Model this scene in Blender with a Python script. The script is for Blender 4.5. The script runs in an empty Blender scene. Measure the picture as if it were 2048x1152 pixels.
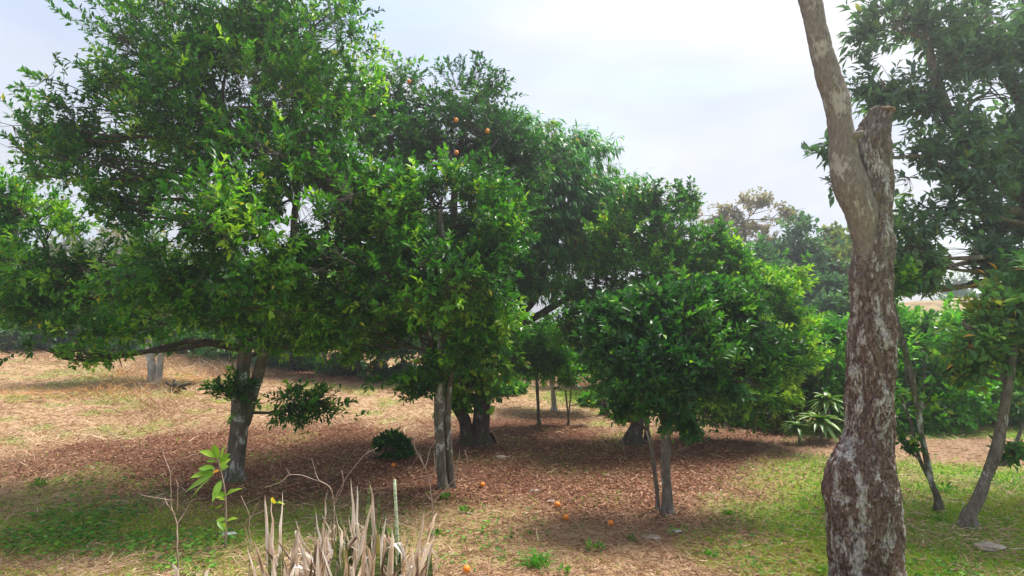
import bpy, math, random
import numpy as np
from mathutils import Matrix, Vector

# ------------------------------------------------------------------ camera, sky, sun, exposure
scene = bpy.context.scene
COL = scene.collection
FPX, PITCH, CAMH = 1200.0, math.radians(3.05), 2.7
cam_d = bpy.data.cameras.new('camera')
cam_d.sensor_width = 36.0
cam_d.lens = 36.0 * FPX / 2048.0
cam_d.clip_start = 0.05
cam_d.clip_end = 2000
cam = bpy.data.objects.new('camera', cam_d)
cam.location = (0, 0, CAMH)
cam.rotation_euler = (math.radians(90) + PITCH, 0, 0)
COL.objects.link(cam)
scene.camera = cam

SUN_AZ, SUN_EL = math.radians(50), math.radians(62)     # clockwise from +Y
sun_dir = Vector((math.sin(SUN_AZ) * math.cos(SUN_EL), math.cos(SUN_AZ) * math.cos(SUN_EL), math.sin(SUN_EL)))
world = bpy.data.worlds.new('World')
scene.world = world
world.use_nodes = True
nt = world.node_tree
nt.nodes.clear()
N = nt.nodes.new
w_out = N('ShaderNodeOutputWorld'); w_bg = N('ShaderNodeBackground')
w_sky = N('ShaderNodeTexSky'); w_sky.sky_type = 'NISHITA'; w_sky.sun_disc = False
w_sky.sun_elevation = SUN_EL; w_sky.sun_rotation = SUN_AZ
w_sky.air_density = 1.0; w_sky.dust_density = 2.0
w_bg.inputs['Strength'].default_value = 0.1
tc = N('ShaderNodeTexCoord')
mp = N('ShaderNodeMapping'); mp.inputs['Scale'].default_value = (1.0, 1.0, 2.6)
n1 = N('ShaderNodeTexNoise'); n1.inputs['Scale'].default_value = 1.7; n1.inputs['Detail'].default_value = 5; n1.inputs['Roughness'].default_value = 0.5
n1.inputs['Distortion'].default_value = 0.6
r1 = N('ShaderNodeValToRGB'); r1.color_ramp.elements[0].position = 0.34; r1.color_ramp.elements[1].position = 0.56
r1.color_ramp.elements[0].color = (0.42, 0.42, 0.42, 1); r1.color_ramp.elements[1].color = (1, 1, 1, 1)
n2 = N('ShaderNodeTexNoise'); n2.inputs['Scale'].default_value = 2.6; n2.inputs['Detail'].default_value = 6
mp2 = N('ShaderNodeMapping'); mp2.inputs['Location'].default_value = (3.1, 1.7, 0.4); mp2.inputs['Scale'].default_value = (1, 1, 3)
r2 = N('ShaderNodeValToRGB'); r2.color_ramp.elements[0].position = 0.35; r2.color_ramp.elements[1].position = 0.65
r2.color_ramp.elements[0].color = (2.35, 2.62, 3.2, 1); r2.color_ramp.elements[1].color = (3.1, 3.17, 3.32, 1)
dotn = N('ShaderNodeVectorMath'); dotn.operation = 'DOT_PRODUCT'; dotn.inputs[1].default_value = sun_dir
cl = N('ShaderNodeMath'); cl.operation = 'MAXIMUM'; cl.inputs[1].default_value = 0.0
pw = N('ShaderNodeMath'); pw.operation = 'POWER'; pw.inputs[1].default_value = 5.0
glow = N('ShaderNodeMix'); glow.data_type = 'RGBA'; glow.blend_type = 'ADD'; glow.inputs[7].default_value = (1.3, 1.25, 1.2, 1)
mixs = N('ShaderNodeMix'); mixs.data_type = 'RGBA'
L = nt.links.new
L(tc.outputs['Generated'], mp.inputs[0]); L(mp.outputs[0], n1.inputs['Vector']); L(n1.outputs['Fac'], r1.inputs[0])
L(tc.outputs['Generated'], mp2.inputs[0]); L(mp2.outputs[0], n2.inputs['Vector']); L(n2.outputs['Fac'], r2.inputs[0])
L(tc.outputs['Generated'], dotn.inputs[0]); L(dotn.outputs['Value'], cl.inputs[0]); L(cl.outputs[0], pw.inputs[0])
L(pw.outputs[0], glow.inputs[0]); L(r2.outputs[0], glow.inputs[6])
L(r1.outputs[0], mixs.inputs[0]); L(w_sky.outputs[0], mixs.inputs[6]); L(glow.outputs[2], mixs.inputs[7])
L(mixs.outputs[2], w_bg.inputs['Color']); L(w_bg.outputs[0], w_out.inputs['Surface'])

sun_l = bpy.data.lights.new('sun', 'SUN')
sun_l.energy = 2.8; sun_l.angle = math.radians(18); sun_l.color = (1.0, 0.95, 0.87)
sun = bpy.data.objects.new('sun', sun_l)
sun.rotation_euler = (-sun_dir).to_track_quat('-Z', 'Y').to_euler()
COL.objects.link(sun)
scene.view_settings.view_transform = 'Standard'
scene.view_settings.look = 'None'
scene.view_settings.exposure = 1.55
scene.view_settings.gamma = 1.0
scene.view_settings.use_curve_mapping = False
scene.render.engine = 'CYCLES'
cy = scene.cycles
cy.max_bounces = 5; cy.diffuse_bounces = 3; cy.glossy_bounces = 2; cy.transmission_bounces = 4
cy.transparent_max_bounces = 4; cy.volume_bounces = 0
cy.use_denoising = True
cy.sample_clamp_indirect = 4.0

rng = np.random.default_rng(7)
random.seed(7)

# ------------------------------------------------------------------ noise and small maths
def _hash(ix, iy, iz, s):
    h = (ix * 374761393 + iy * 668265263 + iz * 2147483647 + s * 974634777) & 0xFFFFFFFF
    h = ((h ^ (h >> 13)) * 1274126177) & 0xFFFFFFFF
    h = (h ^ (h >> 16)) & 0xFFFFFF
    return h / float(0xFFFFFF)

def vnoise(p, s=0):
    p = np.asarray(p, dtype=np.float64)
    i = np.floor(p).astype(np.int64); f = p - i
    f = f * f * (3 - 2 * f)
    out = 0
    for dx in (0, 1):
        for dy in (0, 1):
            for dz in (0, 1):
                w = (f[:, 0] if dx else 1 - f[:, 0]) * (f[:, 1] if dy else 1 - f[:, 1]) * (f[:, 2] if dz else 1 - f[:, 2])
                out = out + w * _hash(i[:, 0] + dx, i[:, 1] + dy, i[:, 2] + dz, s)
    return out

def fbm(p, s=0, o=4):
    p = np.asarray(p, dtype=np.float64)
    a, t, n = 1.0, 0.0, 0.0
    for k in range(o):
        t = t + a * vnoise(p * 2 ** k + 17.3 * k, s + k); n += a; a *= 0.5
    return t / n

def fbm2(x, y, sc, s=0, o=4):
    return fbm(np.stack([x * sc, y * sc, np.zeros_like(x)], 1), s, o)

def norm(v):
    return v / np.maximum(np.linalg.norm(v, axis=-1, keepdims=True), 1e-9)

def sstep(a, b, x):
    t = np.clip((x - a) / (b - a), 0, 1)
    return t * t * (3 - 2 * t)

# ------------------------------------------------------------------ the lie of the land and view helpers
def gh(x, y, bumps=True):
    x = np.atleast_1d(np.asarray(x, float)); y = np.atleast_1d(np.asarray(y, float))
    u = x / np.maximum(y, 1.0)
    k = np.interp(u, [-1.2, -0.9, -0.3, 0.1, 0.4], [0.070, 0.067, 0.038, 0.022, 0.006])
    t = np.clip(y - 9.0, 0, 80)
    t = np.where(t < 2, t * t / 4.0, t - 1)
    z = k * (t - t * t / 160.0)
    if bumps:
        z = z + (fbm2(x, y, 0.5, 3, 3) - 0.5) * 0.16 * sstep(3, 9, y) + (fbm2(x, y, 2.2, 9, 3) - 0.5) * 0.05
    return z

CP, SP = math.cos(PITCH), math.sin(PITCH)
def ray(px, py):
    u = (px - 1024) / FPX; v = (576 - py) / FPX
    return np.array([u, CP - v * SP, SP + v * CP])
def at(px, py, Y):
    d = ray(px, py); return d * (Y / d[1]) + np.array([0, 0, CAMH])
def gp(px, py):
    d = ray(px, py); prev = 2.0
    ys = np.arange(2.0, 160, 0.05)
    P = d[None, :] * (ys / d[1])[:, None]
    zz = P[:, 2] + CAMH - gh(P[:, 0], ys)
    i = int(np.argmax(zz < 0)) if (zz < 0).any() else len(ys) - 1
    return np.array([P[i, 0], ys[i], float(gh(P[i, 0], ys[i])[0])])

# ------------------------------------------------------------------ mesh helpers
class Geo:
    def __init__(self):
        self.V, self.Q, self.T, self.A, self.n = [], [], [], [], 0
    def add(self, V, Q=None, T=None, tone=None):
        V = np.asarray(V, np.float32).reshape(-1, 3)
        if Q is not None and len(Q): self.Q.append(np.asarray(Q, np.int32).reshape(-1, 4) + self.n)
        if T is not None and len(T): self.T.append(np.asarray(T, np.int32).reshape(-1, 3) + self.n)
        a = np.full(len(V), 0.5, np.float32) if tone is None else np.broadcast_to(np.asarray(tone, np.float32), (len(V),))
        self.A.append(a); self.V.append(V); self.n += len(V)
    def mesh(self, name, mat, off=(0, 0, 0), smooth=True):
        V = np.concatenate(self.V) - np.asarray(off, np.float32)
        Q = np.concatenate(self.Q) if self.Q else np.zeros((0, 4), np.int32)
        T = np.concatenate(self.T) if self.T else np.zeros((0, 3), np.int32)
        me = bpy.data.meshes.new(name)
        me.vertices.add(len(V)); me.vertices.foreach_set('co', V.ravel())
        nl = len(Q) * 4 + len(T) * 3
        me.loops.add(nl); me.loops.foreach_set('vertex_index', np.concatenate([Q.ravel(), T.ravel()]))
        me.polygons.add(len(Q) + len(T))
        st = np.concatenate([np.arange(len(Q)) * 4, len(Q) * 4 + np.arange(len(T)) * 3]).astype(np.int32)
        me.polygons.foreach_set('loop_start', st)
        me.polygons.foreach_set('use_smooth', np.full(len(Q) + len(T), smooth))
        at_ = me.attributes.new('tone', 'FLOAT', 'POINT'); at_.data.foreach_set('value', np.concatenate(self.A))
        me.materials.append(mat)
        me.update(calc_edges=True)
        return me
    def build(self, name, mat, parent=None, smooth=True, loc=None):
        off = np.zeros(3)
        if parent is not None: off = np.array(parent.location)
        elif loc is not None: off = np.asarray(loc, float)
        o = bpy.data.objects.new(name, self.mesh(name, mat, off, smooth))
        COL.objects.link(o)
        if parent is not None: o.parent = parent
        elif loc is not None: o.location = off
        return o

def tag(o, label=None, cat=None, group=None, kind=None):
    if label: o['label'] = label
    if cat: o['category'] = cat
    if group: o['group'] = group
    if kind: o['kind'] = kind
    return o
def empty(name, loc, label=None, cat=None, group=None):
    o = bpy.data.objects.new(name, None); COL.objects.link(o)
    o.empty_display_size = 0.2
    o.location = [float(c) for c in loc]
    return tag(o, label, cat, group)

def smooth_path(P, n):
    """Catmull-Rom through the points (any columns), n samples."""
    P = np.asarray(P, float)
    if len(P) == 2:
        t = np.linspace(0, 1, n)[:, None]; return P[0] * (1 - t) + P[1] * t
    E = np.vstack([2 * P[0] - P[1], P, 2 * P[-1] - P[-2]])
    out = []
    for s in np.linspace(0, len(P) - 1 - 1e-6, n):
        i = int(s); t = s - i
        p0, p1, p2, p3 = E[i], E[i + 1], E[i + 2], E[i + 3]
        out.append(0.5 * (2 * p1 + (p2 - p0) * t + (2 * p0 - 5 * p1 + 4 * p2 - p3) * t * t + (3 * p1 - p0 - 3 * p2 + p3) * t ** 3))
    return np.array(out)

def tube(g, P, R, ns=8, tone=0.5, amp=0.0, nsc=6.0, seed=0, cap=True, stretch=3.0, ridge=False, bumpf=None):
    P = np.asarray(P, float); R = np.broadcast_to(np.asarray(R, float), (len(P),))
    Tn = norm(np.gradient(P, axis=0))
    a = np.array([1.0, 0, 0]) if abs(Tn[0, 0]) < 0.8 else np.array([0, 1.0, 0])
    rings = []
    U = norm(np.cross(Tn[0], a)[None])[0]
    th = np.linspace(0, 2 * np.pi, ns, endpoint=False)
    for i in range(len(P)):
        U = U - Tn[i] * np.dot(U, Tn[i]); U = U / np.linalg.norm(U)
        W = np.cross(Tn[i], U)
        d = np.cos(th)[:, None] * U + np.sin(th)[:, None] * W
        rings.append((P[i], d, R[i]))
    C = np.repeat(np.array([r[0] for r in rings]), ns, 0)
    D = np.concatenate([r[1] for r in rings]); RR = np.repeat(np.array([r[2] for r in rings]), ns)
    V = C + D * RR[:, None]
    if amp:
        q = V * np.array([nsc, nsc, nsc / stretch])
        nz = fbm(q, seed, 4) - 0.5
        if ridge: nz = nz * 0.6 - np.abs(fbm(q * 2.3, seed + 9, 3) - 0.5) * 1.6 + 0.15
        V = V + D * (nz * amp * 2)[:, None]
    if bumpf is not None: V = V + D * bumpf(C, D)[:, None]
    m = len(P); i0 = np.arange((m - 1) * ns); r = i0 // ns; c = i0 % ns
    Q = np.stack([r * ns + c, r * ns + (c + 1) % ns, (r + 1) * ns + (c + 1) % ns, (r + 1) * ns + c], 1)
    T = None
    if cap:
        V = np.vstack([V, P[-1] + Tn[-1] * R[-1] * 0.3]); k = len(V) - 1
        cc = np.arange(ns); T = np.stack([(m - 1) * ns + cc, (m - 1) * ns + (cc + 1) % ns, np.full(ns, k)], 1)
    g.add(V, Q, T, tone)
    return V

def twigs(g, P0, P1, P2, r0, r1, tone=0.5):
    n = len(P0)
    D = norm(P2 - P0); A = norm(np.cross(D, np.array([0.3, 0.2, 1.0])))
    B = np.cross(D, A)
    V = np.zeros((n, 3, 3, 3))
    for j, (P, rr) in enumerate(((P0, r0), (P1, (np.asarray(r0) + r1) / 2), (P2, r1))):
        rr = np.broadcast_to(rr, (n,))[:, None]
        for k in range(3):
            t = 2 * math.pi * k / 3
            V[:, j, k] = P + (A * math.cos(t) + B * math.sin(t)) * rr
    q = []
    for j in range(2):
        for k in range(3):
            q.append([j * 3 + k, j * 3 + (k + 1) % 3, (j + 1) * 3 + (k + 1) % 3, (j + 1) * 3 + k])
    Q = (np.arange(n)[:, None, None] * 9 + np.array(q)[None]).reshape(-1, 4)
    g.add(V.reshape(-1, 3), Q, None, tone)

def kite_geo(g, P, D, Nn, Ln, Wd, tone, fold=0.18, droop=0.12):
    """Small or distant leaves: one quad folded along the midrib."""
    n = len(P)
    D = norm(D); R = norm(np.cross(D, Nn)); Nn = np.cross(R, D)
    Ln = np.broadcast_to(Ln, (n,))[:, None]; Wd = np.broadcast_to(Wd, (n,))[:, None]
    V = np.stack([P, P + D * Ln * .45 + R * Wd * .55 + Nn * Wd * fold, P + D * Ln - Nn * Ln * droop, P + D * Ln * .45 - R * Wd * .55 + Nn * Wd * fold], 1)
    g.add(V.reshape(-1, 3), np.arange(n * 4).reshape(-1, 4), None, np.repeat(np.broadcast_to(tone, (n,)), 4))

def leaf_geo(g, P, D, Nn, Ln, Wd, tone, fold=0.18, droop=0.12):
    """Six-cornered folded leaves: two quads each."""
    n = len(P)
    D = norm(D); R = norm(np.cross(D, Nn)); Nn = np.cross(R, D)
    Ln = np.broadcast_to(Ln, (n,))[:, None]; Wd = np.broadcast_to(Wd, (n,))[:, None]
    V = np.zeros((n, 6, 3))
    V[:, 0] = P
    V[:, 1] = P + D * Ln * 0.30 + R * Wd * 0.5 + Nn * Wd * fold
    V[:, 2] = P + D * Ln * 0.70 + R * Wd * 0.40 + Nn * (Wd * fold * 0.8 - Ln * droop * 0.4)
    V[:, 3] = P + D * Ln - Nn * Ln * droop
    V[:, 4] = P + D * Ln * 0.70 - R * Wd * 0.40 + Nn * (Wd * fold * 0.8 - Ln * droop * 0.4)
    V[:, 5] = P + D * Ln * 0.30 - R * Wd * 0.5 + Nn * Wd * fold
    b = (np.arange(n) * 6)[:, None]
    Q = np.concatenate([b + np.array([[0, 1, 2, 3]]), b + np.array([[0, 3, 4, 5]])])
    g.add(V.reshape(-1, 3), Q, None, np.repeat(np.broadcast_to(tone, (n,)), 6))

def blades(g, P, D, Ln, Wd, tone, bend):
    """Thin grass blades: a quad and a triangle."""
    n = len(P)
    D = norm(D); S = norm(np.cross(D, np.array([0.11, 0.07, 1.0])) + 1e-4)
    a = rng.uniform(0, np.pi, n)[:, None]
    S = S * np.cos(a) + np.cross(D, S) * np.sin(a)
    Ln = np.broadcast_to(Ln, (n,))[:, None]; Wd = np.broadcast_to(Wd, (n,))[:, None]
    M = P + D * Ln * 0.55; Tp = P + D * Ln + bend * Ln
    V = np.stack([P - S * Wd / 2, P + S * Wd / 2, M + S * Wd * 0.42, M - S * Wd * 0.42, Tp], 1)
    b = (np.arange(n) * 5)[:, None]
    g.add(V.reshape(-1, 3), b + np.array([[0, 1, 2, 3]]), b + np.array([[3, 2, 4]]), np.repeat(np.broadcast_to(tone, (n,)), 5))

def ball(g, c, r, seed=0, amp=0.0, nu=14, nv=9, tone=0.5, squash=(1, 1, 1), nsc=2.0):
    th = np.linspace(0, np.pi, nv); ph = np.linspace(0, 2 * np.pi, nu, endpoint=False)
    D = np.array([[math.sin(t) * math.cos(p), math.sin(t) * math.sin(p), math.cos(t)] for t in th for p in ph])
    rr = r * (1 + (fbm(D * nsc + 5 + seed * 1.7, seed, 3) - 0.5) * 2 * amp) if amp else r * np.ones(len(D))
    V = D * rr[:, None] * np.asarray(squash) + np.asarray(c)
    i = np.arange((nv - 1) * nu); a = i // nu; b = i % nu
    Q = np.stack([a * nu + b, (a + 1) * nu + b, (a + 1) * nu + (b + 1) % nu, a * nu + (b + 1) % nu], 1)
    g.add(V, Q, None, tone)

# ------------------------------------------------------------------ materials
def new_mat(name):
    m = bpy.data.materials.new(name); m.use_nodes = True
    t = m.node_tree; t.nodes.clear()
    return m, t
def ramp(t, stops, fac=None, interp='LINEAR'):
    r = t.nodes.new('ShaderNodeValToRGB'); cr = r.color_ramp; cr.interpolation = interp
    cr.elements[0].position = stops[0][0]; cr.elements[0].color = (*stops[0][1], 1)
    cr.elements[1].position = stops[-1][0]; cr.elements[1].color = (*stops[-1][1], 1)
    for p, c in stops[1:-1]:
        e = cr.elements.new(p); e.color = (*c, 1)
    if fac is not None: t.links.new(fac, r.inputs[0])
    return r
def noise_n(t, scale, detail=4, vec=None, rough=0.55, dist=0.0):
    n = t.nodes.new('ShaderNodeTexNoise'); n.inputs['Scale'].default_value = scale
    n.inputs['Detail'].default_value = detail; n.inputs['Roughness'].default_value = rough; n.inputs['Distortion'].default_value = dist
    if vec is not None: t.links.new(vec, n.inputs['Vector'])
    return n
def mix_c(t, fac, a, b, blend='MIX'):
    m = t.nodes.new('ShaderNodeMix'); m.data_type = 'RGBA'; m.blend_type = blend
    for s, v in ((0, fac), (6, a), (7, b)):
        if isinstance(v, (int, float)): m.inputs[s].default_value = v
        elif isinstance(v, tuple): m.inputs[s].default_value = (*v, 1)
        else: t.links.new(v, m.inputs[s])
    return m.outputs[2]
def attr(t, name):
    a = t.nodes.new('ShaderNodeAttribute'); a.attribute_name = name; return a.outputs['Fac']
def mapping(t, scale):
    c = t.nodes.new('ShaderNodeTexCoord'); m = t.nodes.new('ShaderNodeMapping'); m.inputs['Scale'].default_value = scale
    t.links.new(c.outputs['Object'], m.inputs[0]); return m.outputs[0]

def leaf_mat(name, stops, trans=0.3, rough=0.38, spec=0.45, tcol=(1.3, 1.5, 0.6)):
    m, t = new_mat(name)
    r = ramp(t, stops, attr(t, 'tone'))
    p = t.nodes.new('ShaderNodeBsdfPrincipled'); p.inputs['Roughness'].default_value = rough
    p.inputs['Specular IOR Level'].default_value = spec
    t.links.new(r.outputs[0], p.inputs['Base Color'])
    tr = t.nodes.new('ShaderNodeBsdfTranslucent')
    t.links.new(mix_c(t, 1.0, r.outputs[0], tcol, 'MULTIPLY'), tr.inputs['Color'])
    mx = t.nodes.new('ShaderNodeMixShader'); mx.inputs[0].default_value = trans
    t.links.new(p.outputs[0], mx.inputs[1]); t.links.new(tr.outputs[0], mx.inputs[2])
    o = t.nodes.new('ShaderNodeOutputMaterial'); t.links.new(mx.outputs[0], o.inputs[0])
    return m

M = {}
M['citrus'] = leaf_mat('citrus_leaf', [(0, (.020, .090, .010)), (.38, (.042, .185, .012)), (.68, (.14, .38, .014)), (.92, (.36, .56, .04)), (1, (.55, .42, .04))], trans=.33)
M['citrus_dark'] = leaf_mat('citrus_leaf_dark', [(0, (.015, .075, .018)), (.5, (.034, .145, .022)), (.85, (.10, .29, .03)), (1, (.26, .42, .05))], trans=.34)
M['mango'] = leaf_mat('mango_leaf', [(0, (.026, .13, .035)), (.5, (.055, .24, .045)), (.85, (.14, .42, .055)), (1, (.44, .19, .12))], trans=.38)
M['bigleaf'] = leaf_mat('broad_leaf', [(0, (.060, .12, .090)), (.5, (.11, .21, .13)), (.85, (.18, .34, .14)), (1, (.30, .30, .08))], trans=.32, rough=.42)  # glare veil over this crown is put into the pale bluish leaf colour
M['mixed'] = leaf_mat('mixed_leaf', [(0, (.04, .13, .035)), (.5, (.11, .27, .065)), (.8, (.21, .40, .07)), (.92, (.40, .38, .04)), (1, (.55, .22, .04))])
M['bright'] = leaf_mat('bright_leaf', [(0, (.035, .15, .014)), (.5, (.09, .32, .022)), (1, (.24, .52, .035))], trans=.35)
M['yellowish'] = leaf_mat('yellowish_leaf', [(0, (.03, .09, .02)), (.5, (.10, .19, .02)), (.85, (.26, .32, .03)), (1, (.45, .25, .04))])
M['distant'] = leaf_mat('distant_leaf', [(0, (.035, .11, .055)), (.5, (.075, .19, .085)), (1, (.16, .29, .11))], trans=.25, rough=.6)
M['olive'] = leaf_mat('olive_leaf', [(0, (.07, .11, .03)), (.5, (.16, .22, .05)), (1, (.32, .30, .08))], trans=.3, rough=.6)
M['brown_leaf'] = leaf_mat('rusty_leaf', [(0, (.15, .17, .07)), (.5, (.27, .24, .10)), (1, (.48, .28, .15))], trans=.3, rough=.6)
M['sapling'] = leaf_mat('sapling_leaf', [(0, (.10, .26, .03)), (.5, (.22, .42, .04)), (.9, (.42, .55, .05)), (1, (.60, .24, .03))], trans=.4)
M['dracaena'] = leaf_mat('striped_leaf', [(0, (.025, .09, .02)), (.5, (.09, .22, .03)), (1, (.40, .48, .10))], trans=.25)
M['grass'] = leaf_mat('grass_blade', [(0, (.06, .17, .012)), (.4, (.15, .34, .02)), (.7, (.32, .42, .03)), (1, (.52, .42, .10))], trans=.35, rough=.6, spec=.2)
M['clover'] = leaf_mat('low_weed', [(0, (.03, .12, .014)), (.6, (.075, .25, .022)), (1, (.20, .38, .04))], trans=.3, rough=.55, spec=.25)
M['straw'] = leaf_mat('straw', [(0, (.19, .095, .055)), (.35, (.37, .225, .135)), (.7, (.55, .385, .25)), (.9, (.72, .57, .41)), (1, (.66, .34, .09))], trans=.2, rough=.75, spec=.15, tcol=(1, .9, .7))
M['litter'] = leaf_mat('fallen_leaf', [(0, (.09, .042, .026)), (.4, (.25, .125, .072)), (.75, (.44, .245, .145)), (.95, (.44, .25, .15)), (1, (.50, .38, .28))], trans=.12, rough=.65, spec=.2, tcol=(1, .8, .6))
M['dead_blade'] = leaf_mat('dry_blade', [(0, (.12, .075, .05)), (.25, (.38, .27, .19)), (.5, (.64, .52, .42)), (.8, (.84, .77, .70)), (1, (.88, .84, .82))], trans=.38, rough=.7, spec=.2, tcol=(1, .9, .8))

def bark_mat(name, cols, patch=None, pfac=(0.55, 0.62), sc=1.0, bump=0.5, moss=None):
    m, t = new_mat(name)
    v = mapping(t, (sc * 7, sc * 7, sc * 2.2))
    n = noise_n(t, 2.2, 8, v, .7, .4)
    c = ramp(t, [(.28, cols[0]), (.5, cols[1]), (.72, cols[2])], n.outputs['Fac']).outputs[0]
    v2 = mapping(t, (sc * 2.2, sc * 2.2, sc * 1.1))
    if patch:
        n2 = noise_n(t, 3.0, 9, v2, .68, .5)
        f = ramp(t, [(pfac[0], (0, 0, 0)), (pfac[1], (1, 1, 1))], n2.outputs['Fac']).outputs[0]
        c = mix_c(t, f, c, patch)
    if moss:
        v3 = mapping(t, (sc * 1.3, sc * 1.3, sc * .8))
        n3 = noise_n(t, 2.5, 6, v3, .6)
        f = ramp(t, [(.52, (0, 0, 0)), (.62, (1, 1, 1))], n3.outputs['Fac']).outputs[0]
        c = mix_c(t, f, c, moss)
    p = t.nodes.new('ShaderNodeBsdfPrincipled'); p.inputs['Roughness'].default_value = .9; p.inputs['Specular IOR Level'].default_value = .2
    t.links.new(c, p.inputs['Base Color'])
    b = t.nodes.new('ShaderNodeBump'); b.inputs['Strength'].default_value = bump; b.inputs['Distance'].default_value = .03
    nb = noise_n(t, 5.0, 10, v, .75, .3)
    t.links.new(nb.outputs['Fac'], b.inputs['Height']); t.links.new(b.outputs[0], p.inputs['Normal'])
    o = t.nodes.new('ShaderNodeOutputMaterial'); t.links.new(p.outputs[0], o.inputs[0])
    return m
M['bark_lichen'] = bark_mat('bark_lichen', [(.045, .037, .028), (.12, .10, .075), (.22, .20, .155)], (.46, .48, .42), (.525, .60), 1.0, .5, (.09, .10, .05))
M['bark_dark'] = bark_mat('bark_dark', [(.025, .020, .016), (.07, .055, .042), (.15, .125, .10)], (.30, .30, .26), (.60, .66), 1.0, .6, (.05, .06, .025))
M['bark_white'] = bark_mat('bark_whitewash', [(.22, .20, .17), (.38, .36, .31), (.52, .50, .46)], (.68, .67, .63), (.45, .6), 1.0, .3)
M['bark_grey'] = bark_mat('bark_grey', [(.055, .045, .036), (.15, .125, .10), (.27, .24, .20)], (.50, .50, .46), (.58, .64), 1.3, .4)
def flaky(name, base_ramp, patch, band, zmix, thr_, crack):
    m, t = new_mat(name)
    v = mapping(t, (1, 1, .42))
    na_ = noise_n(t, 34, 8, v, .72); nb_ = noise_n(t, 6.5, 9, v, .72, .25); nc_ = noise_n(t, 2.2, 3, v, .5)
    vo = t.nodes.new('ShaderNodeTexVoronoi'); vo.feature = 'DISTANCE_TO_EDGE'; vo.inputs['Scale'].default_value = 30
    wv = t.nodes.new('ShaderNodeVectorMath'); wv.operation = 'MULTIPLY_ADD'; wv.inputs[1].default_value = (.05, .05, .05)
    t.links.new(na_.outputs['Color'], wv.inputs[0]); t.links.new(v, wv.inputs[2]); t.links.new(wv.outputs[0], vo.inputs['Vector'])
    c = ramp(t, base_ramp, na_.outputs['Fac']).outputs[0]
    ma = t.nodes.new('ShaderNodeMath'); ma.operation = 'MULTIPLY_ADD'; ma.inputs[1].default_value = .30
    t.links.new(na_.outputs['Fac'], ma.inputs[0]); t.links.new(nb_.outputs['Fac'], ma.inputs[2])
    f = ramp(t, [(thr_, (0, 0, 0)), (thr_ + .06, (1, 1, 1))], ma.outputs[0]).outputs[0]
    tc_ = t.nodes.new('ShaderNodeTexCoord'); sx = t.nodes.new('ShaderNodeSeparateXYZ'); t.links.new(tc_.outputs['Object'], sx.inputs[0])
    hz = t.nodes.new('ShaderNodeMapRange'); hz.inputs[1].default_value = 2.4; hz.inputs[2].default_value = 3.6; t.links.new(sx.outputs['Z'], hz.inputs[0])
    hm = t.nodes.new('ShaderNodeMath'); hm.operation = 'MULTIPLY'; hm.inputs[1].default_value = zmix; t.links.new(hz.outputs[0], hm.inputs[0])
    c = mix_c(t, hm.outputs[0], c, (.22, .185, .155))
    c = mix_c(t, f, c, patch)
    fo = ramp(t, [(.60, (0, 0, 0)), (.68, (.7, .7, .7))], nc_.outputs['Fac']).outputs[0]
    c = mix_c(t, fo, c, band)
    ck = ramp(t, [(.0, (.25, .25, .25)), (.07, (1, 1, 1))], vo.outputs['Distance']).outputs[0]
    c = mix_c(t, crack, c, ck, 'MULTIPLY')
    p = t.nodes.new('ShaderNodeBsdfPrincipled'); p.inputs['Roughness'].default_value = .9; p.inputs['Specular IOR Level'].default_value = .2
    t.links.new(c, p.inputs['Base Color'])
    b1_ = t.nodes.new('ShaderNodeBump'); b1_.inputs['Strength'].default_value = .9; b1_.inputs['Distance'].default_value = .02
    b2_ = t.nodes.new('ShaderNodeBump'); b2_.inputs['Strength'].default_value = crack; b2_.inputs['Distance'].default_value = .02
    t.links.new(na_.outputs['Fac'], b1_.inputs['Height']); t.links.new(ck, b2_.inputs['Height']); t.links.new(b1_.outputs[0], b2_.inputs['Normal']); t.links.new(b2_.outputs[0], p.inputs['Normal'])
    o = t.nodes.new('ShaderNodeOutputMaterial'); t.links.new(p.outputs[0], o.inputs[0])
    return m
M['bark_big'] = flaky('bark_flaky', [(.30, (.050, .028, .022)), (.47, (.155, .095, .078)), (.62, (.26, .18, .15)), (.75, (.38, .30, .26))], (.50, .46, .44), (.33, .18, .10), .75, .665, .65)
M['bark_limb'] = flaky('bark_limb_grey', [(.30, (.12, .095, .08)), (.47, (.20, .165, .14)), (.62, (.27, .23, .195)), (.75, (.34, .30, .26))], (.42, .39, .35), (.22, .17, .135), 0.0, .70, .15)
M['bark_twig'] = bark_mat('bark_twig', [(.05, .04, .032), (.10, .085, .07), (.19, .17, .14)], None, sc=1.0, bump=.2)
M['dry_twig'] = bark_mat('dry_stem', [(.20, .13, .10), (.36, .26, .20), (.50, .40, .32)], None, sc=2.0, bump=.2)
M['cut_wood'] = bark_mat('cut_wood', [(.10, .062, .042), (.20, .12, .075), (.29, .19, .125)], None, sc=2.0, bump=.8)

def plain(name, c0, c1, sc=20, rough=.6, bump=.2, spec=.4):
    m, t = new_mat(name)
    v = mapping(t, (1, 1, 1)); n = noise_n(t, sc, 6, v)
    p = t.nodes.new('ShaderNodeBsdfPrincipled'); p.inputs['Roughness'].default_value = rough; p.inputs['Specular IOR Level'].default_value = spec
    t.links.new(ramp(t, [(.35, c0), (.65, c1)], n.outputs['Fac']).outputs[0], p.inputs['Base Color'])
    b = t.nodes.new('ShaderNodeBump'); b.inputs['Strength'].default_value = bump; b.inputs['Distance'].default_value = .01
    t.links.new(n.outputs['Fac'], b.inputs['Height']); t.links.new(b.outputs[0], p.inputs['Normal'])
    o = t.nodes.new('ShaderNodeOutputMaterial'); t.links.new(p.outputs[0], o.inputs[0])
    return m
M['orange'] = plain('orange_peel', (.75, .20, .012), (.85, .27, .02), 60, .45, .3)
M['stone'] = plain('pale_stone', (.25, .20, .16), (.46, .38, .31), 14, .8, .5, .2)
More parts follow.
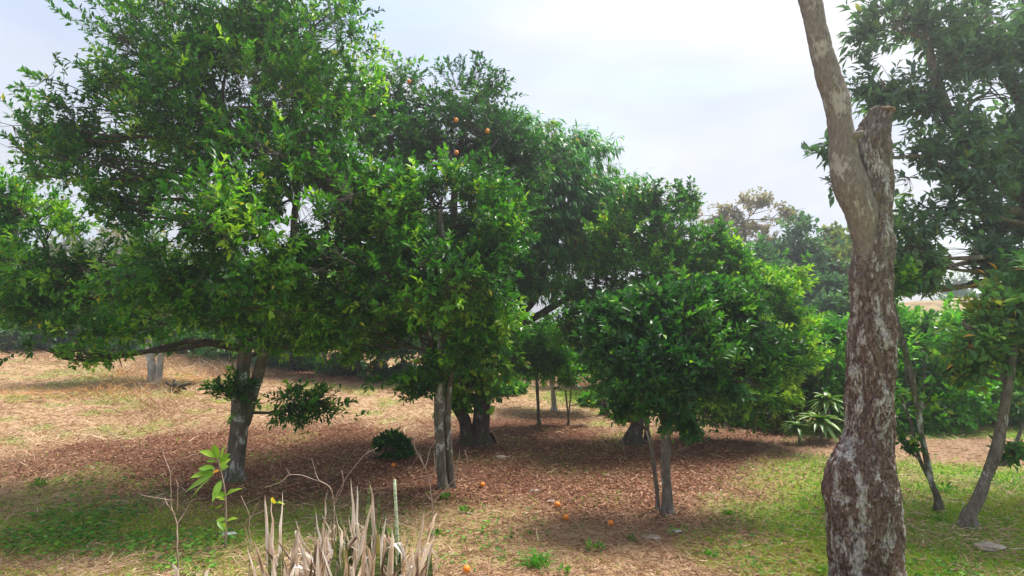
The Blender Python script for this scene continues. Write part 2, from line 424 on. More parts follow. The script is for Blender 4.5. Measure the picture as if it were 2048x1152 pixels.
M['plastic'] = plain('white_wrapper', (.42, .41, .40), (.62, .61, .60), 20, .4, .4)
M['roof'] = plain('pale_roof', (.45, .55, .62), (.58, .66, .72), 3, .4, .1)
M['render_wall'] = plain('house_wall', (.55, .52, .46), (.65, .62, .56), 3, .8, .1)
M['dark_glass'] = plain('window_glass', (.03, .035, .04), (.05, .055, .06), 3, .15, .0)

# snake plant leaf: dark green with pale cross bands and yellow-ish dying margins
m, t = new_mat('snake_plant_leaf')
v = mapping(t, (3, 3, 42)); n = noise_n(t, 1.0, 5, v, .6, 1.2)
c = ramp(t, [(.38, (.035, .075, .020)), (.5, (.12, .18, .045)), (.64, (.34, .40, .14))], n.outputs['Fac']).outputs[0]
v2 = mapping(t, (5, 5, 3)); n2 = noise_n(t, 1.2, 3, v2)
f = ramp(t, [(.55, (0, 0, 0)), (.75, (1, 1, 1))], n2.outputs['Fac']).outputs[0]
c = mix_c(t, f, c, (.42, .36, .07))
p = t.nodes.new('ShaderNodeBsdfPrincipled'); p.inputs['Roughness'].default_value = .5
t.links.new(c, p.inputs['Base Color']); o = t.nodes.new('ShaderNodeOutputMaterial'); t.links.new(p.outputs[0], o.inputs[0])
M['snake'] = m
m, t = new_mat('spotted_spear')
v = mapping(t, (14, 14, 30)); n = noise_n(t, 1.6, 4, v, .6, .6)
c = ramp(t, [(.36, (.08, .20, .08)), (.52, (.58, .64, .44))], n.outputs['Fac']).outputs[0]
p = t.nodes.new('ShaderNodeBsdfPrincipled'); p.inputs['Roughness'].default_value = .5
t.links.new(c, p.inputs['Base Color']); o = t.nodes.new('ShaderNodeOutputMaterial'); t.links.new(p.outputs[0], o.inputs[0])
M['spear'] = m

# ------------------------------------------------------------------ ground zones
def zones(x, y):
    """litter, green, bare weights at ground points."""
    nz = fbm2(x, y, 0.35, 21, 4) - 0.5; nf = fbm2(x, y, 1.3, 31, 4) - 0.5
    def ell(cx, cy, rx, ry, soft=.35, nn=1.1):
        d = np.sqrt(((x - cx) / rx) ** 2 + ((y - cy) / ry) ** 2) + nz * nn + nf * .6
        return 1 - sstep(1 - soft, 1 + soft, d)
    litter = np.maximum.reduce([ell(-4.3, 11.6, 4.6, 3.2), ell(0.6, 11.6, 4.6, 4.6), ell(1.2, 9.6, 2.4, 1.2), ell(3.8, 13.2, 2.2, 1.3),
                                ell(-1.0, 24, 9, 2.0), ell(3.4, 23, 3, 1.0), ell(-12, 33, 14, 2.2)])
    edge = 0.43 * y - 0.55
    green = sstep(-0.5, 0.9, x - edge + nz * 2.5 + nf * 2.0) * (1 - .35 * sstep(-.15, .2, nf))
    green = np.maximum(green, ell(-4.6, 8.0, 4.2, 1.35, .45, 1.4) * .85)
    green = np.maximum(green, ell(3.9, 19.5, 2.6, 2.2) * .9)
    green = np.maximum(green, .45 * sstep(.07, .16, nf + nz * .6))
    bare = np.maximum.reduce([ell(10.5, 12.4, 4.4, 1.35, .2, .8), ell(5.2, 16.2, 2.6, 1.0), ell(12.5, 16.5, 5, 1.2)])
    green = green * (1 - bare)
    green = green * (1 - .8 * litter * (1 - sstep(-0.3, 1.2, x - edge)))
    litter = litter * (1 - green * .8)
    litter = litter * sstep(7.4, 8.9, y + nz * 3.5 + nf * 2)
    return np.clip(litter, 0, 1), np.clip(green, 0, 1), np.clip(bare, 0, 1)

# ground sheet: polar rings round the viewer's place, to the horizon
ang = np.concatenate([np.linspace(-62, 62, 330), np.linspace(62, 298, 60)[1:-1]]) * math.pi / 180
rad = np.concatenate([[0.3, 1.0, 2.0, 3.0, 4.0], np.geomspace(4.6, 40, 190), np.geomspace(42, 900, 40)])
A2, R2 = np.meshgrid(ang, rad)
gx, gy = (np.sin(A2) * R2).ravel(), (np.cos(A2) * R2).ravel()
gz = gh(gx, gy)
na, nr = len(ang), len(rad)
g = Geo()
i = np.arange((nr - 1) * na); r_, c_ = i // na, i % na
Q = np.stack([r_ * na + c_, (r_ + 1) * na + c_, (r_ + 1) * na + (c_ + 1) % na, r_ * na + (c_ + 1) % na], 1)[:, ::-1]
g.add(np.stack([gx, gy, gz], 1), Q)
c0 = np.array([[0, 0, float(gh(0, 0)[0])]]); g.add(c0)
g.T.append(np.stack([np.full(na, nr * na), (np.arange(na) + 1) % na, np.arange(na)], 1).astype(np.int32))
m, t = new_mat('orchard_ground')
v = mapping(t, (1, 1, 1))
nA = noise_n(t, 28, 8, v, .7); nB = noise_n(t, 5, 6, v, .65); nC = noise_n(t, .8, 4, v)
dry = ramp(t, [(.3, (.23, .135, .08)), (.5, (.39, .26, .155)), (.7, (.54, .39, .25))], nA.outputs['Fac']).outputs[0]
dry = mix_c(t, ramp(t, [(.45, (0, 0, 0)), (.7, (.7, .7, .7))], nC.outputs['Fac']).outputs[0], dry, (.40, .29, .14))
lit = ramp(t, [(.3, (.060, .027, .016)), (.5, (.135, .060, .035)), (.72, (.25, .12, .07))], nA.outputs['Fac']).outputs[0]
grn = ramp(t, [(.3, (.07, .13, .016)), (.5, (.16, .25, .025)), (.7, (.22, .26, .05))], nA.outputs['Fac']).outputs[0]
bar = ramp(t, [(.3, (.20, .12, .075)), (.7, (.36, .24, .15))], nA.outputs['Fac']).outputs[0]
c = mix_c(t, attr(t, 'litter'), dry, lit); c = mix_c(t, attr(t, 'green'), c, grn); c = mix_c(t, attr(t, 'bare'), c, bar)
p = t.nodes.new('ShaderNodeBsdfPrincipled'); p.inputs['Roughness'].default_value = .95; p.inputs['Specular IOR Level'].default_value = .1
t.links.new(c, p.inputs['Base Color'])
b = t.nodes.new('ShaderNodeBump'); b.inputs['Strength'].default_value = .7; b.inputs['Distance'].default_value = .04
t.links.new(nA.outputs['Fac'], b.inputs['Height']); t.links.new(b.outputs[0], p.inputs['Normal'])
o = t.nodes.new('ShaderNodeOutputMaterial'); t.links.new(p.outputs[0], o.inputs[0])
ground = g.build('ground', m)
zl, zg, zb = zones(gx, gy)
for nm, arr in (('litter', zl), ('green', zg), ('bare', zb)):
    a = ground.data.attributes.new(nm, 'FLOAT', 'POINT'); a.data.foreach_set('value', np.append(arr, 0).astype(np.float32))
tag(ground, kind='structure')

# ------------------------------------------------------------------ ground cover (uncountable)
def scatter(n, y0=4.2, y1=45, umax=1.12, p=1.0):
    s = rng.random(n)
    y = y0 * (y1 / y0) ** (s ** p)
    x = y * rng.uniform(-umax, umax, n)
    return x, y
def flat_dirs(n, up):
    a = rng.uniform(0, 2 * np.pi, n)
    return np.stack([np.cos(a), np.sin(a), up * np.ones(n)], 1)

# fallen leaves
x, y = scatter(210000, y1=30); zl, zg, zb = zones(x, y)
k = rng.random(len(x)) < (zl * .92 + .12); x, y, zl = x[k], y[k], zl[k]
n = len(x); sc = .8 + y / 22
P = np.stack([x, y, gh(x, y) + rng.uniform(.004, .03, n)], 1)
D = flat_dirs(n, 0) + np.stack([np.zeros(n), np.zeros(n), rng.normal(0, .25, n)], 1)
NN = np.stack([rng.normal(0, .45, n), rng.normal(0, .45, n), np.ones(n)], 1)
g = Geo(); tone = np.clip(rng.beta(2, 2.6, n) + .15 * (1 - zl) + (fbm2(x, y, .8, 5, 3) - .5) * .5, 0, 1)
kite_geo(g, P, D, NN, rng.uniform(.025, .065, n) * sc, rng.uniform(.012, .027, n) * sc, tone, fold=.35, droop=-.15)
tag(g.build('leaf_litter', M['litter']), 'brown fallen leaves carpeting the ground under the trees', 'leaf litter', kind='stuff')

# dry straw and cut grass
x, y = scatter(205000, y1=50); zl, zg, zb = zones(x, y)
k = rng.random(len(x)) < np.clip(1.0 - zl * .93 - zg * .88 - zb * .75, 0, 1); x, y = x[k], y[k]
n = len(x); far = .75 + y / 14
tall = sstep(.5, .68, fbm2(x, y, .33, 44, 3)) * sstep(-.25, -.5, x / y) * sstep(12, 14, y)
P = np.stack([x, y, gh(x, y) + rng.uniform(.0, .03, n)], 1)
D = flat_dirs(n, 0); D[:, 2] = np.abs(rng.normal(.10, .25, n)) + tall * rng.uniform(0.2, 1.0, n)
bend = np.stack([rng.normal(0, .25, n), rng.normal(0, .25, n), -np.abs(rng.normal(.05, .15, n))], 1)
or_p = np.exp(-(((x + 14.5) / 3.5) ** 2 + ((y - 18.3) / .9) ** 2)) + np.exp(-(((x + 12) / 2.2) ** 2 + ((y - 22) / 1.4) ** 2))
tone = np.clip(rng.normal(.50, .2, n) + (fbm2(x, y, .5, 15, 4) - .5) * .9, 0, .9)
tone = np.where(rng.random(n) < or_p * .8, .99, tone)
g = Geo(); blades(g, P, D, rng.uniform(.05, .20, n) * (far * .8 + .2) * (1 + tall), rng.uniform(.004, .009, n) * far, tone, bend)
tag(g.build('dry_grass', M['straw']), 'tan and pinkish dry cut grass lying over the clearing', 'dry grass', kind='stuff')

# short green grass
x, y = scatter(300000, y1=42); zl, zg, zb = zones(x, y)
k = rng.random(len(x)) < np.clip(zg * .95 + .015, 0, 1); x, y = x[k], y[k]
n = len(x); far = .7 + y / 13
P = np.stack([x, y, gh(x, y) - .005], 1)
D = flat_dirs(n, 0) * .65; D[:, 2] = rng.uniform(.25, 1.1, n)
bend = np.stack([rng.normal(0, .3, n), rng.normal(0, .3, n), -np.abs(rng.normal(.1, .2, n))], 1)
tone = np.clip(rng.normal(.46, .20, n) + (fbm2(x, y, .7, 25, 4) - .5) * 1.1 - .16 * sstep(8, 13, y) * (x > 4) + .12 * (y < 9) , 0, 1)
g = Geo(); blades(g, P, D, rng.uniform(.03, .10, n) * (far * .6 + .4), rng.uniform(.005, .010, n) * far, tone, bend)
tag(g.build('green_grass', M['grass']), 'short yellow-green grass growing over the lawn on the right', 'grass', kind='stuff')

# low leafy weeds in the shade at lower left and spots elsewhere
x, y = scatter(100000, y1=20); zl, zg, zb = zones(x, y)
w = sstep(.47, .58, fbm2(x, y, 1.1, 61, 4)) * np.where(x < 0.5, 1, .2)
k = rng.random(len(x)) < w * np.clip(zg * 1.2, 0, 1); x, y = x[k], y[k]
n = len(x)
P = np.stack([x, y, gh(x, y) + rng.uniform(.01, .09, n)], 1)
g = Geo(); leaf_geo(g, P, flat_dirs(n, .2), np.stack([rng.normal(0, .4, n), rng.normal(0, .4, n), np.ones(n)], 1), rng.uniform(.035, .08, n), rng.uniform(.02, .045, n), rng.random(n))
tag(g.build('low_weeds', M['clover']), 'low dark green leafy weeds spreading in the shade at lower left', 'weeds', kind='stuff')

# ------------------------------------------------------------------ trees
UNIT = {}
def unit_leaf(mat_key, tone, fold=.18, droop=.12):
    key = (mat_key, tone)
    if key not in UNIT:
        g = Geo(); leaf_geo(g, np.zeros((1, 3)), np.array([[0, 1., 0]]), np.array([[0, 0, 1.]]), 1.0, 1.0, tone, fold, droop)
        UNIT[key] = g.mesh('leaf', M[mat_key])
    return UNIT[key]

def blob_pts(cx, radii, n, r, ns, clump=.9, thr=.40, seed=0):
    out = []; need = n
    while need > 0:
        m_ = max(need * 3, 60)
        d = norm(r.normal(size=(m_, 3)))
        rr = r.random(m_) ** .42
        rr = rr * (1 + 1.35 * (fbm(d * 1.9 + seed, seed, 2) - .5))
        rr = rr * np.where(r.random(m_) < .05, r.uniform(1.08, 1.32, m_), 1)
        p = cx + d * rr[:, None] * radii
        keep = (fbm(p * clump + 31, seed + 5, 2) > thr)
        p = p[keep][:need]
        out.append(p); need -= len(p)
        if len(p) == 0: thr -= .05
    return np.concatenate(out)

def tree(name, label, cat, base, trunks, blobs, leaf, mat, bark, ntw, nl=10, seed=1, group=None, indiv=0, limb_r=.5, twig=True,
         ns=12, thr=.40, up=.35, bark_amp=.015, limb_mat=None, clump=.9, sides=10, hidden_trunk=False, secr=.016, tonef=None, trunk_name='trunk', flare=1.35):
    """base: 3D point; trunks: list of [(px,py,Y,width_px) ...] from the bottom; blobs: (px,py,Y,rx_px,rz_px[,tmin][,weight])."""
    r = np.random.default_rng(seed)
    root = empty(name, base, label, cat, group)
    if name == 'orchard_tree': twig = False
    tr = []
    for tp in trunks:
        pts = np.array([np.append(at(a, b, Y), w * .86 / 2 * Y / FPX) for a, b, Y, w in tp])
        zb = float(gh(pts[0, 0], pts[0, 1])[0])
        if pts[0, 2] - zb < .35:
            low = pts[0].copy(); low[2] = min(zb, low[2]) - .12; low[3] *= flare * 1.45
            q0 = pts[0].copy(); q0[2] = zb + .015; q0[3] *= flare * 1.12
            q1 = pts[0].copy(); q1[2] = zb + .16; q1[:2] += (pts[1][:2] - pts[0][:2]) * .12
            pts = np.vstack([low, q0, q1, pts[1:]])
        S = smooth_path(pts, max(14, 8 * len(pts)))
        S[:, 3] = np.maximum(S[:, 3], .004)
        S[1:, :2] += (fbm(S[1:, :3] * 1.3, seed + 3, 2) - .5)[:, None] * .06
        g = Geo(); tube(g, S[:, :3], S[:, 3], sides, amp=min(bark_amp, S[0, 3] * .25), nsc=9, seed=seed)
        g.build(trunk_name, M[bark], root)
        tr.append(S)
    cand = np.vstack([np.hstack([S, np.linspace(0, 1, len(S))[:, None], np.gradient(S[:, :3], axis=0)]) for S in tr])
    vols = np.array([(b[3] * b[4]) ** 1.25 * (b[2] / 10) ** 2.2 * (b[6] if len(b) > 6 else 1) for b in blobs]); vols = vols / vols.sum()
    Gl, Gt = Geo(), Geo(); LP, LD, LN = [], [], []
    for bi, b in enumerate(blobs):
        px, py, Y, rx, rz = b[:5]; tmin = b[5] if len(b) > 5 else .55
        c = at(px, py, Y); rad = np.array([rx * Y / FPX, (rx + rz) / 2 * Y / FPX * .85, rz * Y / FPX]) * 1.22
        ok = cand[cand[:, 4] >= tmin]
        cost = np.linalg.norm(ok[:, :3] - c, axis=1) + 2.5 * np.maximum(ok[:, 2] - c[2] + .2, 0)
        a = ok[np.argmin(cost)]; P0 = a[:3]; tan = norm(a[5:8][None])[0]
        dist = np.linalg.norm(c - P0); c_end = c + np.array([0, 0, .25 * rad[2]])
        B1 = P0 + (tan * .5 + norm((c - P0)[None])[0] * .5) * dist * .35; B2 = c - np.array([0, 0, .25 * dist]) * .6 + r.normal(0, .06, 3) * dist
        tt = np.linspace(0, 1, 14)[:, None]
        cv = (1 - tt) ** 3 * P0 + 3 * (1 - tt) ** 2 * tt * B1 + 3 * (1 - tt) * tt ** 2 * B2 + tt ** 3 * c_end
        cv[1:] += (np.stack([fbm(cv[1:] * 1.7, seed + bi + k, 2) for k in range(3)], 1) - .5) * .22
        rs = min(a[3] * limb_r, .010 + .016 * dist)
        rr = rs * (1 - tt[:, 0]) ** .8 + .008
        gl = Geo(); tube(gl, cv, rr, 7, amp=rs * .12, seed=seed + bi)
        nsec = int(np.clip(6 + rad.mean() * 7, 6, 22))
        ends = blob_pts(c, rad * .8, nsec, r, 0, clump, thr - .05, seed); samp = [cv[int(np.clip(13 - 18 * rad.mean() / max(dist, .3), 4, 10)):]]
        lo = int(np.clip(13 - 20 * rad.mean() / max(dist, .3), 4, 11))
        for e in ends:
            q = cv[int(r.uniform(lo, 13))]; dd = np.linalg.norm(e - q)
            mid = (q + e) / 2 + np.array([0, 0, .10 * dd]) + r.normal(0, .08, 3) * dd
            t9 = np.linspace(0, 1, 7)[:, None]; s9 = (1 - t9) ** 2 * q + 2 * (1 - t9) * t9 * mid + t9 ** 2 * e
            tube(gl, s9, secr * (1 - t9[:, 0] * .65), 4 if indiv else 3, cap=False); samp.append(s9[2:])
        gl.build('limb', M[limb_mat or bark], root)
        samp = np.vstack(samp)
        nt_ = max(8, int(ntw * vols[bi]))
        E = blob_pts(c, rad, nt_, r, 0, clump, thr, seed)
        idx = np.argmin(((E[:, None, :] - samp[None]) ** 2).sum(2), axis=1)
        S0 = samp[idx]; out = norm((E - c) / rad)
        ax = norm(norm(E - S0) * .8 + out * .7 + np.array([0, 0, up]) + r.normal(0, .3, E.shape))
        if leaf.get('hang'): ax = norm(ax * .6 + out * .5 + np.array([0, 0, -.1]))
        sp = leaf['span']; E0 = E - ax * sp
        if twig:
            m2 = (S0 + E0 * 2) / 3 + r.normal(0, .02, E.shape)
            twigs(Gt, S0, m2, E, .006, .002)
        k = nl
        s = np.tile(np.linspace(.05, 1, k), (len(E), 1)) + r.normal(0, .06, (len(E), k))
        Pp = E0[:, None] + ax[:, None] * sp * s[..., None]
        rnd = r.normal(size=(len(E), k, 3)); axx = ax[:, None] + 0 * rnd
        perp = norm(rnd - axx * (rnd * axx).sum(2, keepdims=True))
        dirs = axx * (.35 + .45 * s[..., None]) + perp * .75 + np.array([0, 0, leaf.get('lift', .12)])
        if leaf.get('hang'): dirs = dirs * .55 + np.array([0, 0, -leaf['hang']])
        nn = np.array([0, 0, 1.0]) + axx * .35 + r.normal(0, .38, dirs.shape)
        if leaf.get('hang'): nn = nn + perp * .9
        base_t = r.normal(.37, .13, len(E)) + (fbm(E * 1.1, seed + 77, 3) - .5) * 1.3
        base_t = base_t + np.where(r.random(len(E)) < leaf.get('young', .12), .42, 0)
        tone = np.clip(base_t[:, None] + r.normal(0, .09, (len(E), k)), 0, .9)
        tone = np.where(r.random(tone.shape) < leaf.get('odd', .010), .98, tone)
        if tonef is not None: tone = np.clip(tone + tonef(E)[:, None], 0, .93)
        LP.append(np.hstack([Pp.reshape(-1, 3), tone.reshape(-1, 1)])); LD.append(dirs.reshape(-1, 3)); LN.append(nn.reshape(-1, 3))
    LP = np.vstack(LP); LD = norm(np.vstack(LD)); LN = np.vstack(LN)
    n = len(LP); Ln = r.uniform(.55, 1.3, n) * leaf['L']; Wd = Ln * leaf['W'] * r.uniform(.8, 1.2, n)
    zmin = gh(LP[:, 0], LP[:, 1], False) + (.02 if name in ('bush', 'shrub') else .12)
    keep = LP[:, 2] > zmin
    camv = LP[:, :3] - np.array([0, 0, CAMH]); keep &= np.linalg.norm(camv, axis=1) > 2.5
    single = np.zeros(n, bool)
    if indiv:
        inview = (np.abs(LP[:, 0] / np.maximum(LP[:, 1], .1)) < .84) & keep
        size = np.where(inview, Ln / np.linalg.norm(camv, axis=1), 0)
        single[np.argsort(-size)[:indiv]] = True
    kk = keep & ~single
    kite_geo(Gl, LP[kk, :3], LD[kk], LN[kk], Ln[kk], Wd[kk], LP[kk, 3], leaf.get('fold', .18), leaf.get('droop', .12))
    cr = Gl.build('crown', M[mat], root, smooth=False); cr['kind'] = 'stuff'
    if twig:
        tw = Gt.build('twigs', M['bark_twig'], root); tw['kind'] = 'stuff'
    if indiv:
        bl = np.array(base, float)
        R = norm(np.cross(LD, LN)); NN = np.cross(R, LD)
        for j in np.nonzero(single)[0]:
            me = unit_leaf(mat, round(float(np.round(LP[j, 3] * 6) / 6), 3), leaf.get('fold', .18), leaf.get('droop', .12))
            lo = bpy.data.objects.new('leaf', me); COL.objects.link(lo); lo.parent = root
            X, Yv, Z = R[j] * Wd[j], LD[j] * Ln[j], NN[j] * Wd[j]; T_ = LP[j, :3] - bl
            lo.matrix_basis = Matrix(((X[0], Yv[0], Z[0], T_[0]), (X[1], Yv[1], Z[1], T_[1]), (X[2], Yv[2], Z[2], T_[2]), (0, 0, 0, 1)))
    return root

CIT = dict(L=.112, W=.42, span=.24)
DEEP = dict(L=.108, W=.44, span=.22, young=.08)

# --- the big left citrus
b = gp(468, 962); Y = b[1]
tree('citrus_tree', 'large leafy citrus tree on the left with a grey forked trunk behind the yellow-green sapling', 'citrus tree', b,
     [[(468, 962, Y, 44), (475, 880, Y, 40), (480, 800, Y, 36), (488, 720, Y, 28), (486, 640, Y, 30), (470, 560, Y, 26), (455, 420, Y, 20), (430, 250, Y, 14)],
      [(487, 850, Y + .05, 26), (505, 790, Y + .1, 26), (530, 700, Y + .1, 24), (560, 610, Y + .2, 20), (590, 450, Y + .4, 16), (600, 250, Y + .6, 10)]],
     [(480, 40, Y + .6, 190, 120), (610, 130, Y + .3, 130, 120), (330, 130, Y + .4, 120, 110), (440, 230, Y, 190, 110), (230, 250, Y, 130, 80),
      (120, 275, Y, 110, 62, .5), (170, 385, Y - .1, 120, 50, .5, .6), (270, 430, Y - .1, 100, 45, .5, .7), (100, 350, Y, 70, 45, .5, .5), (60, 262, Y - .2, 62, 30, .5, .6), (250, 340, Y - .2, 160, 60, .5), (650, 270, Y, 110, 110), (690, 690, Y + .8, 80, 50, .45), (560, 370, Y - .8, 150, 110), (440, 450, Y - 2.0, 115, 90, .5),
      (560, 520, Y - 1.4, 130, 110, .5), (680, 440, Y - 1.0, 100, 110, .5), (690, 580, Y - .6, 110, 90, .45), (330, 560, Y - .8, 170, 80, .6), (160, 540, Y - .4, 150, 60, .6),
      (60, 590, Y, 110, 60, .6), (230, 640, Y, 150, 55, .58), (470, 610, Y - .9, 140, 70, .58), (590, 660, Y - .3, 110, 60, .58), (600, 810, Y + .2, 80, 40, .2, 1.6), (470, 800, Y - .1, 40, 45, .2, 2.0),
      (120, 700, Y - .6, 130, 26, .58, .5), (200, 715, Y - .8, 60, 30, .58, .6)],
     CIT, 'citrus', 'bark_lichen', 7800, 12, flare=1.1, seed=11, indiv=300, sides=20, limb_mat='bark_dark', thr=.42)

# --- the front middle citrus with three slim stems
b = gp(885, 978); Y = b[1]
tree('citrus_tree', 'citrus tree in the middle on three slim white-blotched stems in front of the thick trunks', 'citrus tree', b,
     [[(885, 978, Y, 22), (880, 880, Y, 22), (878, 780, Y, 22), (885, 690, Y, 22), (890, 560, Y, 18), (880, 420, Y, 12)],
      [(903, 972, Y + .1, 17), (897, 880, Y + .1, 15), (898, 780, Y + .1, 14), (915, 660, Y + .15, 12), (950, 520, Y + .2, 9)],
      [(893, 968, Y + .22, 13), (890, 850, Y + .25, 12), (870, 720, Y + .3, 12), (830, 600, Y + .3, 10), (800, 480, Y + .3, 8)]],
     [(880, 400, Y, 130, 80), (800, 480, Y - .2, 110, 100), (960, 480, Y, 90, 110), (870, 570, Y - .5, 140, 90), (760, 600, Y - .2, 90, 90, .5), (990, 610, Y + .2, 70, 80, .5),
      (840, 690, Y - .1, 100, 70, .45), (750, 690, Y + .2, 80, 50, .45), (850, 760, Y, 50, 40, .4), (790, 650, Y + .8, 110, 60, .4), (700, 390, Y + .2, 80, 80), (925, 690, Y, 60, 70, .4)],
     CIT, 'citrus', 'bark_lichen', 3900, 12, flare=1.1, seed=23, indiv=300, sides=14, limb_mat='bark_dark', thr=.42)

# --- the darker tree behind, carrying oranges
b = gp(928, 888); Y = b[1]
tree('orange_tree', 'tall dark orange tree behind the middle with a few ripe oranges near its top', 'orange tree', b,
     [[(935, 890, Y, 34), (928, 840, Y, 28), (905, 790, Y, 26), (900, 700, Y, 24), (905, 560, Y, 20), (910, 380, Y, 16), (930, 240, Y, 10)]],
     [(955, 195, Y, 85, 70), (960, 290, Y - .4, 120, 80), (800, 205, Y + .4, 90, 75), (735, 230, Y + .4, 60, 80), (830, 320, Y, 110, 80), (1010, 330, Y - .2, 90, 80), (1010, 430, Y, 80, 90), (900, 440, Y + .3, 120, 80),
      (1030, 540, Y + .2, 60, 70, .5), (880, 560, Y + .6, 120, 70, .5), (930, 650, Y + .3, 100, 60, .4)],
     DEEP, 'citrus_dark', 'bark_dark', 4200, 12, seed=31, indiv=0, sides=14, thr=.40)

# --- the mango tree with hanging narrow leaves
b = gp(962, 886); Y = b[1]
tree('mango_tree', 'mango tree with narrow drooping leaves and reddish shoots on top, on the thickest middle trunk', 'mango tree', b,
     [[(962, 888, Y, 44), (962, 850, Y, 40), (965, 800, Y, 38), (975, 720, Y + .2, 34), (1020, 650, Y + .8, 28), (1070, 590, Y + 1.4, 24), (1090, 520, Y + 1.6, 20), (1120, 440, Y + 1.8, 15)],
      [(1010, 668, Y + .7, 20), (1060, 640, Y + 1.2, 17), (1130, 600, Y + 1.8, 14), (1190, 580, Y + 2.2, 11)]],
     [(1060, 290, Y + 1.6, 70, 60), (1110, 360, Y + 1.2, 90, 90), (1165, 330, Y + 2, 60, 60), (1180, 420, Y + 1.6, 80, 80), (1080, 460, Y + 1.2, 70, 60), (1130, 500, Y + 1.8, 80, 40), (1230, 400, Y + 2.4, 60, 60), (1165, 285, Y + 2, 40, 30), (1110, 560, Y + 2.2, 60, 35), (1050, 560, Y + 1.4, 50, 45, .4)],
     dict(L=.24, W=.17, span=.22, hang=.55, young=.3, odd=.02, droop=.2), 'mango', 'bark_dark', 2500, 11, seed=41, sides=18, thr=.36, bark_amp=.03)

# --- right middle trees
b = gp(1335, 1026); Y = b[1]
tree('citrus_tree', 'young citrus tree right of centre on a slim grey trunk with thin side stem', 'citrus tree', b,
     [[(1335, 1026, Y, 26), (1333, 950, Y, 22), (1332, 870, Y, 22), (1328, 790, Y, 20), (1320, 700, Y, 15), (1310, 600, Y, 9)],
      [(1316, 1018, Y + .12, 10), (1312, 960, Y + .15, 10), (1300, 880, Y + .2, 9), (1280, 800, Y + .2, 8), (1250, 700, Y + .2, 7)]],
     [(1310, 640, Y, 90, 60), (1240, 680, Y, 70, 70), (1370, 700, Y - .3, 90, 70), (1300, 740, Y - .4, 90, 60), (1430, 680, Y + .2, 90, 60, .5), (1440, 770, Y, 90, 55, .45), (1350, 810, Y - .1, 80, 40, .4),
      (1260, 770, Y + .2, 60, 50, .4), (1520, 730, Y + .3, 70, 60, .5, .8), (1210, 620, Y + .2, 45, 40, .5), (1410, 600, Y + .3, 70, 50), (1470, 620, Y + .4, 60, 50, .5, .8), (1400, 850, Y, 50, 25, .4, .8), (1250, 830, Y + .1, 35, 25, .3, .8), (1340, 600, Y + .2, 100, 40)],
     CIT, 'citrus_dark', 'bark_grey', 3000, 12, flare=1.15, seed=53, indiv=300, sides=16, limb_mat='bark_dark', thr=.42)

b = gp(1268, 888); Y = b[1]
tree('citrus_tree', 'broad dark citrus tree with flared black trunk just left behind the slim grey trunk', 'citrus tree', b,
     [[(1268, 888, Y, 42), (1274, 850, Y, 30), (1280, 800, Y, 27), (1285, 720, Y, 24), (1290, 600, Y, 18), (1300, 460, Y, 10)],
      [(1292, 880, Y + .2, 11), (1300, 800, Y + .2, 10), (1330, 700, Y + .2, 9)], [(1250, 840, Y, 9), (1238, 800, Y, 8), (1215, 760, Y, 7)]],
     [(1300, 410, Y, 50, 45), (1270, 460, Y, 80, 70), (1210, 500, Y, 60, 60), (1350, 490, Y, 70, 70), (1290, 560, Y - .4, 100, 60), (1210, 640, Y, 60, 60), (1160, 600, Y + .3, 50, 50, .5, .9), (1145, 660, Y + .5, 45, 40, .5, .8), (1380, 400, Y + .4, 35, 40, .6), (1380, 580, Y, 80, 60),
      (1250, 740, Y + .3, 70, 60, .45), (1330, 660, Y + .5, 110, 60, .45)],
     DEEP, 'citrus', 'bark_dark', 3400, 12, seed=61, sides=16, thr=.40, bark_amp=.03)

b = gp(1376, 880); Y = b[1]
tree('citrus_tree', 'wide low citrus tree whose yellowing right side hangs in front of the hedge', 'citrus tree', b,
     [[(1376, 882, Y, 26), (1376, 840, Y, 24), (1390, 780, Y, 22), (1420, 700, Y, 18), (1440, 600, Y, 12)]],
     [(1430, 490, Y, 50, 45), (1500, 510, Y + .5, 50, 40), (1565, 545, Y + .5, 50, 45), (1440, 530, Y, 60, 50), (1400, 560, Y, 70, 60), (1480, 570, Y, 80, 60), (1550, 610, Y, 60, 60), (1440, 650, Y, 90, 70), (1540, 690, Y, 80, 70), (1590, 720, Y - .2, 40, 60, .5, .8), (1490, 780, Y - .3, 90, 55, .45),
      (1560, 780, Y - .3, 45, 40, .45), (1420, 790, Y, 70, 50, .4)],
     dict(L=.13, W=.40, span=.26, young=.2), 'citrus', 'bark_dark', 4100, 12, seed=67, sides=12, thr=.40,
     tonef=lambda E: .4 * sstep(5.0, 6.8, E[:, 0]))

# --- left edge tree
tree('citrus_tree', 'dark round-crowned citrus tree cut off by the left edge, below the tall left crown', 'citrus tree', (-11.6, 11.6, float(gh(-11.6, 11.6)[0])),
     [[(-180, 880, 11.6, 40), (-170, 760, 11.6, 34), (-120, 640, 11.6, 28), (-60, 520, 11.5, 16)], [(-130, 650, 11.6, 20), (20, 560, 11.3, 12), (95, 500, 11.2, 7)]],
     [(20, 400, 11.2, 80, 45), (70, 450, 11, 70, 45), (-60, 420, 11.5, 120, 80), (10, 500, 11.3, 90, 50), (-100, 560, 11.5, 130, 90), (60, 610, 11.6, 120, 50, .4)],
     CIT, 'citrus', 'bark_dark', 2200, 12, seed=71, sides=10, indiv=120)

